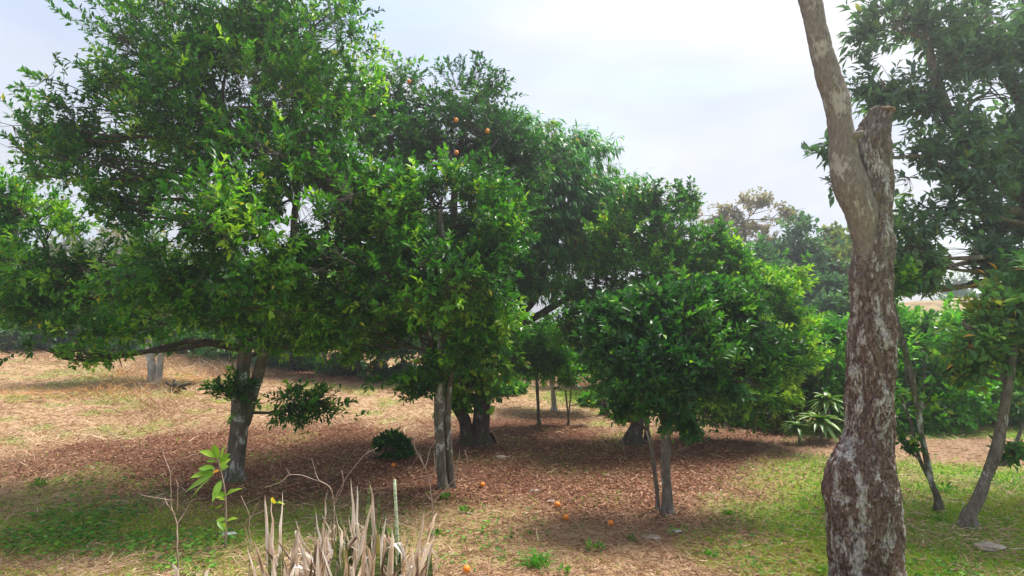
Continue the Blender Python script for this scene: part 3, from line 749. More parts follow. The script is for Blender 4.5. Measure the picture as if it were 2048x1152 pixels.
# --- white-stemmed tree on the slope and the orchard rows behind
b = gp(310, 766); Y = b[1]
tree('citrus_tree', 'tree on the dry slope with two pale whitewashed stems beside the dead stump', 'citrus tree', b,
     [[(304, 768, Y, 20), (302, 720, Y, 18), (296, 680, Y, 15), (290, 600, Y, 12)], [(316, 766, Y, 18), (322, 720, Y, 15), (334, 680, Y, 13), (350, 600, Y, 9)]],
     [(300, 560, Y, 110, 60), (220, 590, Y, 90, 55), (380, 600, Y, 90, 55), (300, 640, Y, 140, 40, .4), (400, 680, Y + .5, 70, 30, .35)],
     dict(L=.15, W=.42, span=.3), 'citrus_dark', 'bark_white', 1300, 9, seed=73, sides=10, limb_mat='bark_dark', bark_amp=.01)

rowspec = [(445, 716, 26, 'dark tree at the back left of the orchard row, half behind the left crown'), (520, 730, 25, 'orchard tree just behind the big left trunk'),
           (582, 742, 24, 'orchard tree with a bent stem seen right of the big left trunk'), (655, 750, 24, 'orchard tree with straight dark stem in the shaded back row'),
           (718, 757, 23, 'shaded orchard tree left of the orange dead leaves'), (760, 762, 25, 'shaded orchard tree just right of the orange dead leaves'),
           (815, 768, 24, 'orchard tree in the back row left of the slim middle stems')]
for j, (px, py, wd, lab) in enumerate(rowspec):
    b = gp(px, py); Y = b[1]; dx = random.uniform(-14, 14)
    tree('orchard_tree', lab, 'tree', b, [[(px, py, Y, 9), (px + dx * .5, py - 35, Y, 8), (px + dx * 1.6, py - 80, Y, 6)]],
         [(px + dx, py - 120, Y, 60, 45), (px - 32, py - 75, Y, 42, 28, .4), (px + 38, py - 70, Y + .5, 42, 26, .4), (px, py - 175, Y + .6, 60, 40)],
         dict(L=.19, W=.45, span=.3), ['citrus_dark', 'citrus', 'distant'][j % 3], 'bark_grey' if j % 2 else 'bark_dark', 640, 8, seed=80 + j, group='orchard trees in the shaded back row', sides=8)

for j, (px, py, w_, h_, mt, lab) in enumerate([
        (10, 686, 70, 45, 'distant', 'dense bush at the far left end of the dry slope'), (95, 692, 70, 40, 'citrus_dark', 'dark bush on the far edge of the slope next to the left end'),
        (185, 700, 70, 42, 'citrus_dark', 'dark bush on the far edge of the slope left of the pale stems'), (262, 706, 60, 38, 'distant', 'bush on the far edge of the slope behind the pale stems'),
        (355, 716, 70, 40, 'citrus_dark', 'dark bush on the far edge of the slope right of the pale stems'), (440, 726, 60, 36, 'citrus_dark', 'dark bush behind the big left trunk'),
        (545, 738, 60, 36, 'distant', 'undergrowth bush right of the big left trunk'), (615, 742, 55, 34, 'citrus_dark', 'undergrowth bush in the shaded row left of the straight stem'),
        (690, 750, 55, 36, 'citrus_dark', 'undergrowth bush left of the hanging orange dead leaves'), (785, 762, 60, 38, 'citrus_dark', 'undergrowth bush right of the hanging orange dead leaves'),
        (850, 768, 55, 38, 'distant', 'undergrowth bush behind the slim middle stems'), (1005, 790, 50, 30, 'citrus', 'undergrowth bush right of the thick middle trunk')]):
    yb = gp(px, py)[1]
    far_tree_n = 560
    bb = gp(px, py)
    tree('bush', lab, 'bush', bb, [[(px, py, bb[1], 4), (px, py - h_ * .6, bb[1], 3)]], [(px, py - h_ * .5, bb[1], w_ * .6, h_ * .6, .1), (px + w_ * .45, py - h_ * .35, bb[1] + .5, w_ * .45, h_ * .45, .1), (px - w_ * .45, py - h_ * .4, bb[1] + .5, w_ * .45, h_ * .45, .1)],
         dict(L=.2, W=.45, span=.35, young=.1), mt, 'bark_dark', 480, 8, seed=160 + j, group='bushes along the back of the clearing', sides=6, twig=False, trunk_name='stem')

b = gp(1078, 850); Y = b[1]
tree('orchard_tree', 'small tree on one thin straight pale-footed stem right of the thick middle trunk', 'tree', b,
     [[(1078, 850, Y, 9), (1075, 800, Y, 8), (1074, 750, Y, 7), (1072, 690, Y, 5)]],
     [(1075, 680, Y, 55, 45), (1040, 720, Y, 40, 35, .5), (1110, 720, Y, 45, 35, .5)], dict(L=.14, W=.45, span=.25), 'bright', 'bark_lichen', 480, 9, seed=91, sides=8)
b = gp(1108, 822); Y = b[1]
tree('orchard_tree', 'small tree with thick whitewashed foot behind the thin straight stem', 'tree', b,
     [[(1108, 824, Y, 13), (1107, 795, Y, 12), (1103, 760, Y, 10), (1095, 700, Y, 7)]],
     [(1110, 690, Y, 70, 50), (1160, 710, Y, 60, 40, .5), (1150, 650, Y, 60, 45), (1100, 740, Y, 60, 25, .4)], dict(L=.17, W=.45, span=.3), 'bright', 'bark_white', 620, 9, seed=93, sides=10)
b = gp(1136, 850); Y = b[1]
tree('sapling', 'bare-stemmed forked sapling standing between the whitewashed tree and the stump', 'sapling', b,
     [[(1136, 850, Y, 5), (1134, 815, Y, 4.5), (1130, 780, Y, 4)], [(1135, 830, Y, 3.5), (1140, 800, Y, 3.5), (1142, 770, Y, 3)]],
     [(1130, 745, Y, 30, 25), (1170, 800, Y, 28, 10, .3)], dict(L=.13, W=.45, span=.2), 'citrus', 'bark_grey', 110, 8, seed=95, sides=6)
for j, (px, py, lab) in enumerate([(1020, 770, 'distant tree seen between the middle trunks and the thin pale stem'), (1240, 790, 'distant tree behind the bright green clump'), (1185, 775, 'distant leafy tree behind the whitewashed foot')]):
    b = gp(px, py); Y = b[1]
    tree('orchard_tree', lab, 'tree', b, [[(px, py, Y, 8), (px + 3, py - 40, Y, 7), (px, py - 80, Y, 5)]],
         [(px, py - 70, Y, 60, 35), (px - 30, py - 105, Y, 50, 30), (px + 30, py - 50, Y, 40, 28)], dict(L=.24, W=.45, span=.35), ['distant', 'bright', 'citrus'][j], 'bark_grey', 380, 8, seed=97 + j, group='distant orchard trees', sides=6)

# --- the tree that fills the upper right
tree('broadleaf_tree', 'big dark broad-leaved tree filling the upper right behind the bare flaky trunk', 'tree', (11.2, 10.4, float(gh(11.2, 10.4)[0])),
     [[(2320, 960, 10.4, 90), (2310, 800, 10.4, 80), (2280, 650, 10.3, 70), (2200, 520, 10.2, 50), (2080, 420, 10, 36), (1985, 345, 9.8, 32), (1905, 245, 9.7, 28), (1865, 130, 9.6, 20), (1850, 20, 9.6, 15)],
      [(2200, 540, 10.2, 40), (2100, 300, 10.2, 34), (2000, 120, 10.2, 26), (1960, -20, 10.2, 16)],
      [(2080, 430, 10, 26), (1960, 400, 9.6, 18), (1860, 320, 9.5, 12), (1780, 315, 9.4, 8)]],
     [(1790, 60, 9.6, 90, 70), (1900, 40, 9.8, 120, 90), (2020, 60, 10, 130, 110), (1760, 170, 9.5, 70, 60), (1860, 180, 9.6, 100, 80), (1980, 190, 10, 110, 80), (1700, 290, 9.6, 65, 50, .5), (1680, 350, 9.4, 38, 40, .5, .8),
      (1830, 330, 9.8, 90, 70, .5), (1950, 300, 9.4, 100, 80, .5), (2050, 330, 10, 110, 110, .4), (1900, 430, 9.6, 110, 60, .5), (1830, 490, 9.6, 70, 60, .5), (2010, 450, 10.2, 110, 60, .4, 1.5), (1900, 530, 9.8, 90, 40, .4, 2.2), (1990, 540, 10, 70, 35, .4, 1.8),
      (1780, 520, 10, 70, 50, .45, 1.5), (1710, 580, 10.2, 45, 30, .45, .7), (2150, 200, 10.2, 130, 160, .4), (2160, 420, 10.2, 120, 100, .4), (1840, 570, 10, 60, 22, .4, .9), (1950, 500, 9.7, 70, 45, .4, 1.6)],
     dict(L=.17, W=.40, span=.3, young=.04, odd=.01, lift=-.05), 'bigleaf', 'bark_grey', 2500, 9, seed=101, indiv=250, thr=.48, sides=14, limb_r=.35, clump=1.1, secr=.014)

# --- small trees on the right lawn
b = gp(1937, 1056); Y = b[1]
tree('small_tree', 'small leaning tree on the right lawn with yellow and orange leaves among green', 'tree', b,
     [[(1937, 1056, Y, 30), (1950, 1010, Y, 26), (1975, 950, Y, 24), (1992, 905, Y, 27), (2003, 850, Y, 21), (2015, 780, Y, 19), (2030, 690, Y, 14)],
      [(1985, 925, Y, 16), (2010, 925, Y, 12), (2030, 890, Y, 9), (2060, 820, Y, 6)]],
     [(1980, 620, Y, 70, 45), (2040, 660, Y, 70, 70), (1930, 660, Y, 60, 50), (1990, 730, Y + .2, 70, 50), (1900, 720, Y + .4, 55, 35, .5, .6), (2060, 780, Y, 60, 60), (2040, 900, Y, 30, 30, .4), (2080, 560, Y, 80, 60)],
     dict(L=.13, W=.45, span=.26, young=.25, odd=.015), 'mixed', 'bark_grey', 900, 8, seed=111, sides=16, indiv=200, thr=.46)
b = gp(1878, 1022); Y = b[1]
tree('slender_tree', 'slender pale-barked leaning tree with two thin stems just right of the flaky trunk', 'tree', b,
     [[(1878, 1022, Y, 17), (1862, 960, Y, 14), (1845, 880, Y, 13), (1832, 800, Y, 12), (1815, 720, Y, 11), (1795, 640, Y, 9), (1775, 540, Y, 6)],
      [(1862, 965, Y + .1, 8), (1838, 915, Y + .1, 8), (1822, 850, Y + .1, 7), (1800, 790, Y + .1, 6)]],
     [(1815, 892, Y, 28, 18, .3), (1850, 800, Y, 40, 22, .5, .4), (1790, 560, Y + .3, 50, 40, .8)],
     dict(L=.11, W=.5, span=.16, young=.3), 'citrus', 'bark_lichen', 110, 8, seed=113, sides=12, thr=.3)

# --- hedge, shrubs and distant trees
def shrub(name, label, cat, px, py, blobs, leaf, mat, n, nl=8, seed=0, group=None, bark='bark_twig', Y=None):
    b = gp(px, py)
    if Y is not None: b = np.array([at(px, py, Y)[0], Y, float(gh(at(px, py, Y)[0], Y)[0])])
    Y = b[1]
    bl = [(px + dx, py + dy, Y + dY, rx, rz, .1) for dx, dy, dY, rx, rz in blobs]
    st = []
    for k in range(3):
        a = (k - 1) * 14
        st.append([(px + a * .4, py, Y, 5), (px + a, py + min(bb[1] for bb in blobs) * .35, Y, 4), (px + a * 1.5, py + min(bb[1] for bb in blobs) * .7, Y, 3)])
    return tree(name, label, cat, b, st, bl, leaf, mat, bark, n, nl, seed=seed, group=group, sides=6, thr=.3, bark_amp=.004, trunk_name='stem', twig=False, flare=.6)
SH = dict(L=.17, W=.45, span=.3, young=.15)
shrub('shrub', 'bright green fine-leaved shrub left of the flaky trunk, above the striped plants', 'shrub', 1655, 866, [(0, -195, 1, 65, 45), (0, -130, .5, 60, 50), (30, -60, 0, 50, 50)], dict(L=.10, W=.5, span=.3, young=.2), 'bright', 1500, 10, 201, 'shrubs in the hedge')
shrub('shrub', 'dark shrub under the yellowing citrus at the left end of the hedge', 'shrub', 1500, 858, [(0, -30, .6, 60, 35), (40, -60, .8, 50, 45)], SH, 'citrus_dark', 420, 8, 202, 'shrubs in the hedge')
shrub('shrub', 'yellow-green shrub at the hedge foot left of the striped plants', 'shrub', 1575, 866, [(0, -40, .3, 55, 40), (10, -100, 1.2, 60, 50), (30, -160, 1.4, 50, 50)], SH, 'yellowish', 900, 8, 203, 'shrubs in the hedge')
shrub('shrub', 'green shrub directly behind the flaky trunk', 'shrub', 1745, 866, [(0, -60, .3, 60, 60), (0, -160, 1, 70, 70), (30, -220, 1.5, 60, 40)], SH, 'bright', 900, 8, 204, 'shrubs in the hedge')
shrub('shrub', 'dark green shrub right of the flaky trunk behind the slender stems', 'shrub', 1830, 864, [(0, -40, 0, 60, 45), (0, -120, .8, 75, 60), (-10, -200, 1.6, 70, 45)], dict(L=.14, W=.6, span=.3, young=.25), 'citrus', 1000, 8, 205, 'shrubs in the hedge')
shrub('shrub', 'lime-topped shrub in the right part of the hedge with large lower leaves', 'shrub', 1905, 860, [(0, -50, 0, 65, 50), (0, -130, .8, 75, 60), (20, -205, 1.6, 60, 40)], dict(L=.2, W=.6, span=.3, young=.2), 'bright', 800, 7, 206, 'shrubs in the hedge')
shrub('shrub', 'mid-green shrub at the right end of the hedge behind the leaning tree', 'shrub', 1985, 850, [(0, -50, 0, 70, 50), (0, -130, .8, 80, 60), (20, -190, 1.6, 70, 40)], SH, 'mixed', 900, 8, 207, 'shrubs in the hedge')
shrub('shrub', 'shrub cut off by the right edge at the end of the hedge', 'shrub', 2075, 845, [(0, -60, 0, 80, 60), (0, -140, .8, 90, 60)], SH, 'bright', 800, 8, 208, 'shrubs in the hedge')

def far_tree(label, px, py_top, Y, w, h, mat, n, seed, name='distant_tree', cat='tree', L=.3, thr=.42, sp=.5, group='distant trees beyond the orchard', bark='bark_grey', blobs=None, th=.42):
    P = at(px, py_top, Y); gz_ = float(gh(P[0], Y)[0]); base = (P[0], Y, gz_)
    pyb = 576 - FPX * math.tan(math.atan((gz_ - CAMH) / Y) - PITCH)
    top = py_top + h * .5
    bl = blobs or [(px, py_top + h * .22, Y, w * .28, h * .24), (px - w * .27, py_top + h * .42, Y, w * .26, h * .22), (px + w * .27, py_top + h * .40, Y, w * .26, h * .22), (px, py_top + h * .55, Y - 1, w * .36, h * .25),
                   (px - w * .15, py_top + h * .75, Y, w * .3, h * .2), (px + w * .2, py_top + h * .75, Y, w * .3, h * .2)]
    bl = [(*q[:5], th) for q in bl]
    tw = max(5, w * .06)
    return tree(name, label, cat, base, [[(px, pyb, Y, tw), (px + 3, (pyb + top) / 2, Y, tw * .8), (px, top, Y, tw * .6), (px, py_top + h * .2, Y, tw * .3)]], bl,
                dict(L=L, W=.5, span=sp, young=.15), mat, bark, n, 8, seed=seed, group=group, sides=8, thr=thr, twig=(thr > .5), secr=.03)
far_tree('sparse tree with rusty brown leaves standing above the hedge against the sky', 1490, 400, 34, 210, 230, 'brown_leaf', 620, 301, L=.20, thr=.55,
         blobs=[(1420, 430, 34, 40, 18), (1470, 415, 34, 45, 22), (1520, 410, 34, 50, 22), (1560, 435, 34, 40, 20), (1500, 450, 34, 60, 20), (1450, 470, 34, 50, 20), (1550, 480, 34, 40, 20)])
far_tree('blue-green distant tree right of the rusty-leaved tree', 1600, 448, 27, 170, 250, 'distant', 1500, 302)
far_tree('blue-green distant tree just left of the blue-green one beside the rusty tree', 1530, 490, 26, 140, 210, 'citrus', 1100, 303)
far_tree('olive distant tree with flat top beside the flaky trunk', 1680, 458, 28, 130, 120, 'olive', 1000, 304, th=.6)
far_tree('olive distant tree behind the flaky trunk', 1760, 470, 38, 130, 130, 'olive', 700, 305, th=.6)
far_tree('low distant tree below the olive one', 1655, 555, 24, 140, 130, 'distant', 900, 306)
far_tree('distant bluish tree above the earth bank on the right', 1925, 545, 60, 100, 100, 'distant', 450, 307)
far_tree('distant tree at the far right above the hedge', 2050, 540, 40, 150, 160, 'mixed', 700, 308)
for j, (px, top, Y, w, h, mt, lab) in enumerate([
        (40, 560, 34, 160, 150, 'distant', 'dense tree at the far left end of the slope'), (170, 585, 36, 150, 130, 'citrus_dark', 'dark dense tree on the slope right of the far left one'),
        (270, 575, 40, 150, 120, 'distant', 'dense tree on the ridge above the pale stems'), (420, 590, 38, 150, 120, 'citrus_dark', 'dark tree on the ridge behind the left crown'),
        (130, 455, 55, 140, 170, 'olive', 'olive-brown tree on the hill seen through the gap at left'), (235, 440, 60, 150, 180, 'brown_leaf', 'rust-brown tree on the hill in the left gap'),
        (290, 465, 50, 110, 160, 'yellowish', 'yellow-green tree on the hill right of the rust-brown one'),
        (380, 480, 58, 150, 160, 'olive', 'olive tree on the hill behind the left crown'), (540, 560, 42, 170, 170, 'distant', 'distant tree behind the big left trunk'),
        (680, 590, 44, 170, 150, 'citrus_dark', 'distant dark tree behind the shaded back row'), (830, 600, 44, 170, 150, 'distant', 'distant tree behind the slim middle stems'),
        (960, 620, 44, 150, 150, 'distant', 'distant tree behind the thick middle trunks'), (1090, 660, 46, 150, 120, 'yellowish', 'distant light green tree in the gap right of the middle'),
        (1240, 690, 46, 160, 100, 'distant', 'distant low tree right of the bright clump'), (1380, 640, 40, 170, 150, 'citrus_dark', 'distant dark tree behind the slim grey trunk'),
        (-70, 480, 40, 170, 220, 'distant', 'tall distant tree beyond the left edge')]):
    far_tree(lab, px, top, Y * .93, w * 1.15, h * 1.12, mt, 800, 320 + j, L=.36)

# earth bank far right and a house roof beyond
g = Geo(); xs = np.linspace(12, 75, 70); prof = [(-14, -.3), (-8, .4), (-4, 2.0), (-1.5, 3.3), (0, 3.9), (3, 4.0), (12, 3.6), (26, -.5)]
rowsV = []
for k, (dy, z) in enumerate(prof):
    yy = 42 + dy + 0 * xs
    zz = gh(xs, yy) + z * sstep(14, 26, xs) * (1 + .25 * (fbm2(xs, yy, .15, 5, 3) - .5)) + (fbm2(xs, yy, .6, 8, 3) - .5) * .5 - .15
    rowsV.append(np.stack([xs, yy, zz], 1))
V = np.concatenate(rowsV); nx = len(xs); i = np.arange((len(prof) - 1) * (nx - 1)); a, c_ = i // (nx - 1), i % (nx - 1)
g.add(V, np.stack([a * nx + c_, a * nx + c_ + 1, (a + 1) * nx + c_ + 1, (a + 1) * nx + c_], 1))
tag(g.build('hill', plain('earth_bank', (.20, .14, .085), (.36, .28, .15), .8, .95, .8, .1)), kind='structure')

def box(g, c, s):
    c = np.asarray(c, float); s = np.asarray(s, float) / 2
    V = np.array([[x, y, z] for x in (-1, 1) for y in (-1, 1) for z in (-1, 1)]) * s + c
    g.add(V, [[0, 1, 3, 2], [4, 6, 7, 5], [0, 4, 5, 1], [2, 3, 7, 6], [0, 2, 6, 4], [1, 5, 7, 3]])
hp = at(1967, 576, 66); hb = (hp[0], 66, float(gh(hp[0], 66)[0]) + .3)
h = empty('house', hb, 'small distant house with a pale blue-grey roof above the earth bank', 'house')
g = Geo(); box(g, (hb[0], 66, hb[2] + (hp[2] - hb[2] - .7) / 2), (5, 5, hp[2] - hb[2] - .7)); g.build('wall', M['render_wall'], h, smooth=False)
g = Geo(); zt = hp[2] - .7
V = [(hb[0] - 3, 63, zt - .1), (hb[0] + 3, 63, zt - .1), (hb[0] + 3, 69, zt - .1), (hb[0] - 3, 69, zt - .1), (hb[0] - 2.9, 66, zt + 1.3), (hb[0] + 2.9, 66, zt + 1.3)]
g.add(V, [[0, 1, 5, 4], [2, 3, 4, 5], [3, 2, 1, 0]], [[0, 4, 3], [1, 2, 5]]); g.build('roof', M['roof'], h, smooth=False)
g = Geo(); box(g, (hb[0] - .9, 63.48, zt - 1.2), (1.0, .1, .9)); g.build('window', M['dark_glass'], h, smooth=False)

# ------------------------------------------------------------------ the flaky trunk in the right foreground
b = gp(1735, 1176); YB = b[1]
big = empty('pollarded_tree', b, 'thick flaky-barked trunk at right with sawn-off top and one bare rising limb', 'tree')
prof = [(1215, 1660, 1816), (1176, 1662, 1808), (1152, 1664, 1805), (1100, 1660, 1800), (1050, 1656, 1796), (1000, 1652, 1795), (960, 1652, 1793), (920, 1670, 1790), (880, 1688, 1787), (840, 1692, 1785),
        (800, 1692, 1785), (750, 1694, 1787), (700, 1695, 1790), (660, 1697, 1791), (600, 1700, 1782), (540, 1701, 1784), (490, 1703, 1789), (450, 1704, 1784), (400, 1703, 1783), (340, 1706, 1783), (280, 1710, 1785), (235, 1730, 1786), (222, 1738, 1788)]
S = smooth_path(np.array([np.append(at((l + r) / 2, y, YB), (r - l) / 2 * YB / FPX) for y, l, r in prof]), 330)
knobs = [(at(1652, 985, YB), .10, .05), (at(1790, 482, YB), .10, .05), (at(1785, 660, YB), .12, .03), (at(1700, 1060, YB - .2), .25, .02), (at(1770, 830, YB - .2), .18, .03), (at(1720, 800, YB - .2), .13, -.03), (at(1700, 930, YB - .2), .2, .02)]
def bumpf(C, D):
    Pp = C + D * .3; o_ = np.zeros(len(C))
    for k, w, a_ in knobs: o_ += a_ * np.exp(-((Pp - k) ** 2).sum(1) / w ** 2)
    v = Pp * np.array([7, 7, 3.2]); n_ = fbm(v, 5, 4)
    fl = np.abs(fbm(Pp * np.array([14, 14, 6]), 8, 3) - .5)
    return o_ - .022 + (n_ - .5) * .08 - np.maximum(0, .06 - fl) * .5 + (fbm(Pp * np.array([40, 40, 22]), 3, 3) - .5) * .022
g = Geo(); V = tube(g, S[:, :3], S[:, 3], 150, bumpf=bumpf)
g.build('trunk', M['bark_big'], big)
lp = [(600, 1738, 1748), (540, 1722, 1752), (470, 1706, 1757), (420, 1690, 1752), (380, 1672, 1738), (340, 1663, 1722), (300, 1660, 1712), (250, 1658, 1704), (200, 1648, 1697), (150, 1634, 1680), (100, 1620, 1663), (50, 1611, 1652), (0, 1600, 1641), (-90, 1575, 1612), (-200, 1560, 1592)]
S = smooth_path(np.array([np.append(at((l + r) / 2, y, YB - .05), (r - l) / 2 * YB / FPX) for y, l, r in lp]), 150)
def lbump(C, D):
    Pp = C + D * .12
    return (fbm(Pp * np.array([8, 8, 5]), 15, 4) - .5) * .035 + (fbm(Pp * np.array([34, 34, 24]), 16, 3) - .5) * .012 - np.maximum(0, .05 - np.abs(fbm(Pp * np.array([10, 10, 5]), 18, 3) - .5)) * .12
g = Geo(); tube(g, S[:, :3], S[:, 3], 60, bumpf=lbump); g.build('limb', M['bark_limb'], big)
g = Geo(); ct = at(1764, 224, YB); ball(g, ct + np.array([0, 0, .0]), .118, 4, .22, 30, 16, squash=(.98, 1, .42), nsc=7); tag(g.build('cut_face', M['cut_wood'], big), 'orange-brown sawn top of the trunk')
g = Geo(); kc = at(1706, 272, YB - .16)
tube(g, smooth_path([kc + np.array([-.05, .05, -.03]), kc, kc + np.array([.09, -.03, .02])], 8), [.05, .05, .045, .045, .04, .038, .036, .033], 14, amp=.008, nsc=30); tag(g.build('branch_stub', M['bark_limb'], big), 'small grey broken stub in the fork')

# ------------------------------------------------------------------ climbing vine on the middle trunks
b = gp(945, 880)
tree('climbing_vine', 'broad-leaved climbing vine hanging over the thick middle trunks', 'vine', b - np.array([0, .35, 0]),
     [[(925, 880, b[1] - .3, 6), (935, 780, b[1] - .35, 6), (950, 680, b[1] - .4, 5), (945, 600, b[1] - .4, 4)]],
     [(940, 760, b[1] - .6, 55, 50, .2), (975, 700, b[1] - .7, 60, 70, .3), (895, 720, b[1] - .6, 50, 60, .3), (960, 610, b[1] - .7, 70, 60, .4), (910, 800, b[1] - .5, 35, 30, .2)],
     dict(L=.13, W=.65, span=.22, young=.35, lift=-.25), 'citrus', 'bark_twig', 750, 8, seed=131, sides=6, thr=.3, indiv=120, bark_amp=.003, trunk_name='stem')

# small bushes, clumps
shrub('bush', 'small dark dense bush on the leaf litter left of the slim middle stems', 'bush', 788, 912, [(0, -20, 0, 28, 20), (-14, -12, 0, 18, 18), (14, -14, .1, 18, 18), (0, -8, -.1, 22, 14), (0, -14, -.15, 20, 16)], dict(L=.075, W=.45, span=.12), 'citrus_dark', 1100, 8, 221)
shrub('shrub', 'low lime-green clump with arching leaves beside the wooden stump', 'shrub', 1195, 812, [(0, -12, 0, 24, 9)], dict(L=.28, W=.22, span=.2, young=.6), 'bright', 130, 8, 222)
shrub('shrub', 'small light green fern-like clump left of the flared black trunk', 'shrub', 1255, 836, [(0, -22, 0, 18, 22)], dict(L=.22, W=.2, span=.2, young=.6), 'bright', 80, 8, 223)

# stumps
b = gp(1211, 830); g = Geo(); tube(g, smooth_path([b + [0, 0, -.1], b + [-.02, 0, .2], b + [-.04, 0, .42]], 10), np.linspace(.16, .11, 10), 12, amp=.02, nsc=12)
tag(g.build('tree_stump', M['bark_dark'], loc=b), 'short weathered stump beside the lime-green clump', 'stump')
b = gp(350, 786); st = empty('dead_stump', b, 'gnarled dead stump with splayed broken roots on the dry slope', 'stump')
g = Geo(); tube(g, smooth_path([b + [0, 0, -.1], b + [0, 0, .18], b + [.05, 0, .3]], 10), np.linspace(.17, .09, 10), 12, amp=.04, nsc=9); g.build('stump', M['bark_dark'], st)
for k, (dx, dz) in enumerate([(-.22, .36), (.55, .30), (.35, .12), (-.1, .42), (-.3, .05)]):
    g = Geo(); tube(g, smooth_path([b + [0, 0, .12], b + [dx * .5, .05 * k - .1, .12 + dz * .4], b + [dx, .08 * k - .15, dz]], 9), np.linspace(.08, .03, 9), 8, amp=.02, nsc=14, seed=k); g.build('root', M['bark_dark'], st)

# ------------------------------------------------------------------ striped dracaena in the hedge
for (px, py, sc, lab, sd) in [(1655, 800, .9, 'upper striped yellow-green dracaena rosette in front of the hedge', 1), (1640, 840, 1.0, 'lower and larger striped dracaena rosette at the hedge foot', 2), (1596, 852, .7, 'small striped dracaena left of the two larger rosettes', 3)]:
    b = gp(1640, 868); Yd = b[1] - (1.0 if sd != 1 else .6)
    c = at(px, py, Yd); r = np.random.default_rng(sd); gz_ = float(gh(c[0], Yd)[0])
    root = empty('dracaena', (c[0], c[1], gz_), lab, 'dracaena', 'striped dracaenas at the hedge')
    g = Geo(); tube(g, smooth_path([(c[0], c[1], gz_ - .05), (c[0] + .03, c[1], (gz_ + c[2]) / 2), c], 8), .025, 8); g.build('stem', M['bark_grey'], root)
    for k in range(46):
        a = r.uniform(0, 2 * np.pi); el = r.uniform(-.5, 1.2); dd = np.array([math.cos(a), math.sin(a), el]); dd /= np.linalg.norm(dd)
        Lf = r.uniform(.38, .6) * sc; W_ = .05 * sc; s_ = norm(np.cross(dd, [0, 0, 1])[None])[0]; g = Geo()
        t5 = np.linspace(0, 1, 6); C = c + np.outer(t5 * Lf, dd) + np.outer((t5 ** 2) * -Lf * .45, [0, 0, 1]); ww = W_ * np.array([.5, .9, 1, .85, .5, .05])
        V = np.stack([C - s_ * ww[:, None], C + np.array([0, 0, -.012]), C + s_ * ww[:, None]], 1).reshape(-1, 3)
        Qs = [[j * 3 + q, j * 3 + q + 1, (j + 1) * 3 + q + 1, (j + 1) * 3 + q] for j in range(5) for q in range(2)]
        g.add(V, Qs, None, np.tile([1.0, .25, 1.0], 6) * r.uniform(.55, 1)); g.build('leaf', M['dracaena'], root)

# ------------------------------------------------------------------ snake plant clump in the foreground
def blade(root, base, tip, w, mat, seed, curl=0.0, tone=.5, name='leaf', face=None, n=12):
    r = np.random.default_rng(seed)
    base = np.asarray(base, float); tip = np.asarray(tip, float); H = np.linalg.norm(tip - base)
    t_ = np.linspace(0, 1, n)
    mid = (base + tip) / 2 + r.normal(0, .04, 3) * H * np.array([1, 1, .2])
    C = (1 - t_)[:, None] ** 2 * base + 2 * ((1 - t_) * t_)[:, None] * mid + t_[:, None] ** 2 * tip
    if curl:
        k = np.clip((t_ - .72) / .28, 0, 1); a = r.uniform(0, 2 * np.pi)
        C += np.outer(np.sin(k * 1.9) * curl * .8, [math.cos(a), math.sin(a) * .5, 0]) - np.outer((1 - np.cos(k * 2.4)) * curl * .9, [0, 0, 1])
    tw = r.uniform(-.9, .9); a0 = r.uniform(-.7, .7) if face is None else face
    prof_ = np.clip(np.minimum(.55 + t_ * 1.4, 1), 0, 1) * (1 - np.clip((t_ - .55) / .45, 0, 1) ** 1.6) + .04
    rows_ = []
    for i_ in range(n):
        a = a0 + tw * t_[i_]; s_ = np.array([math.cos(a), math.sin(a), 0]); f_ = np.array([-math.sin(a), math.cos(a), 0])
        wi = w * prof_[i_] / 2; cup = wi * (.55 if mat != 'dead_blade' else .5)
        rows_.append([C[i_] - s_ * wi - f_ * cup * .8, C[i_] - s_ * wi * .5 + f_ * cup * .2, C[i_] + f_ * cup * .5, C[i_] + s_ * wi * .5 + f_ * cup * .2, C[i_] + s_ * wi - f_ * cup * .8])
    V = np.array(rows_).reshape(-1, 3)
    if mat == 'dead_blade': V += (np.stack([vnoise(V * 7, seed + q) for q in range(3)], 1) - .5) * .035 + (np.stack([vnoise(V * 45, seed + q + 5) for q in range(3)], 1) - .5) * .010
    Qs = [[j * 5 + q, j * 5 + q + 1, (j + 1) * 5 + q + 1, (j + 1) * 5 + q] for j in range(n - 1) for q in range(4)]
    g = Geo(); tn = np.clip(tone + r.normal(0, .10, len(V)) + .8 * (vnoise(V * 12, seed) - .5) + np.tile([.12, -.1, -.18, -.1, .12], n), 0, 1); g.add(V, Qs, None, tn)
    o_ = g.build(name, M[mat], root); return o_
YS = 5.35
def sbase(px, Yv): c = at(px, 1152, Yv); return np.array([c[0], Yv, float(gh(c[0], Yv)[0]) - .02])
snake = empty('snake_plant', sbase(705, YS), 'clump of snake plants with mottled green and curled dry beige leaves at bottom edge', 'snake plant')
rs = random.Random(5)
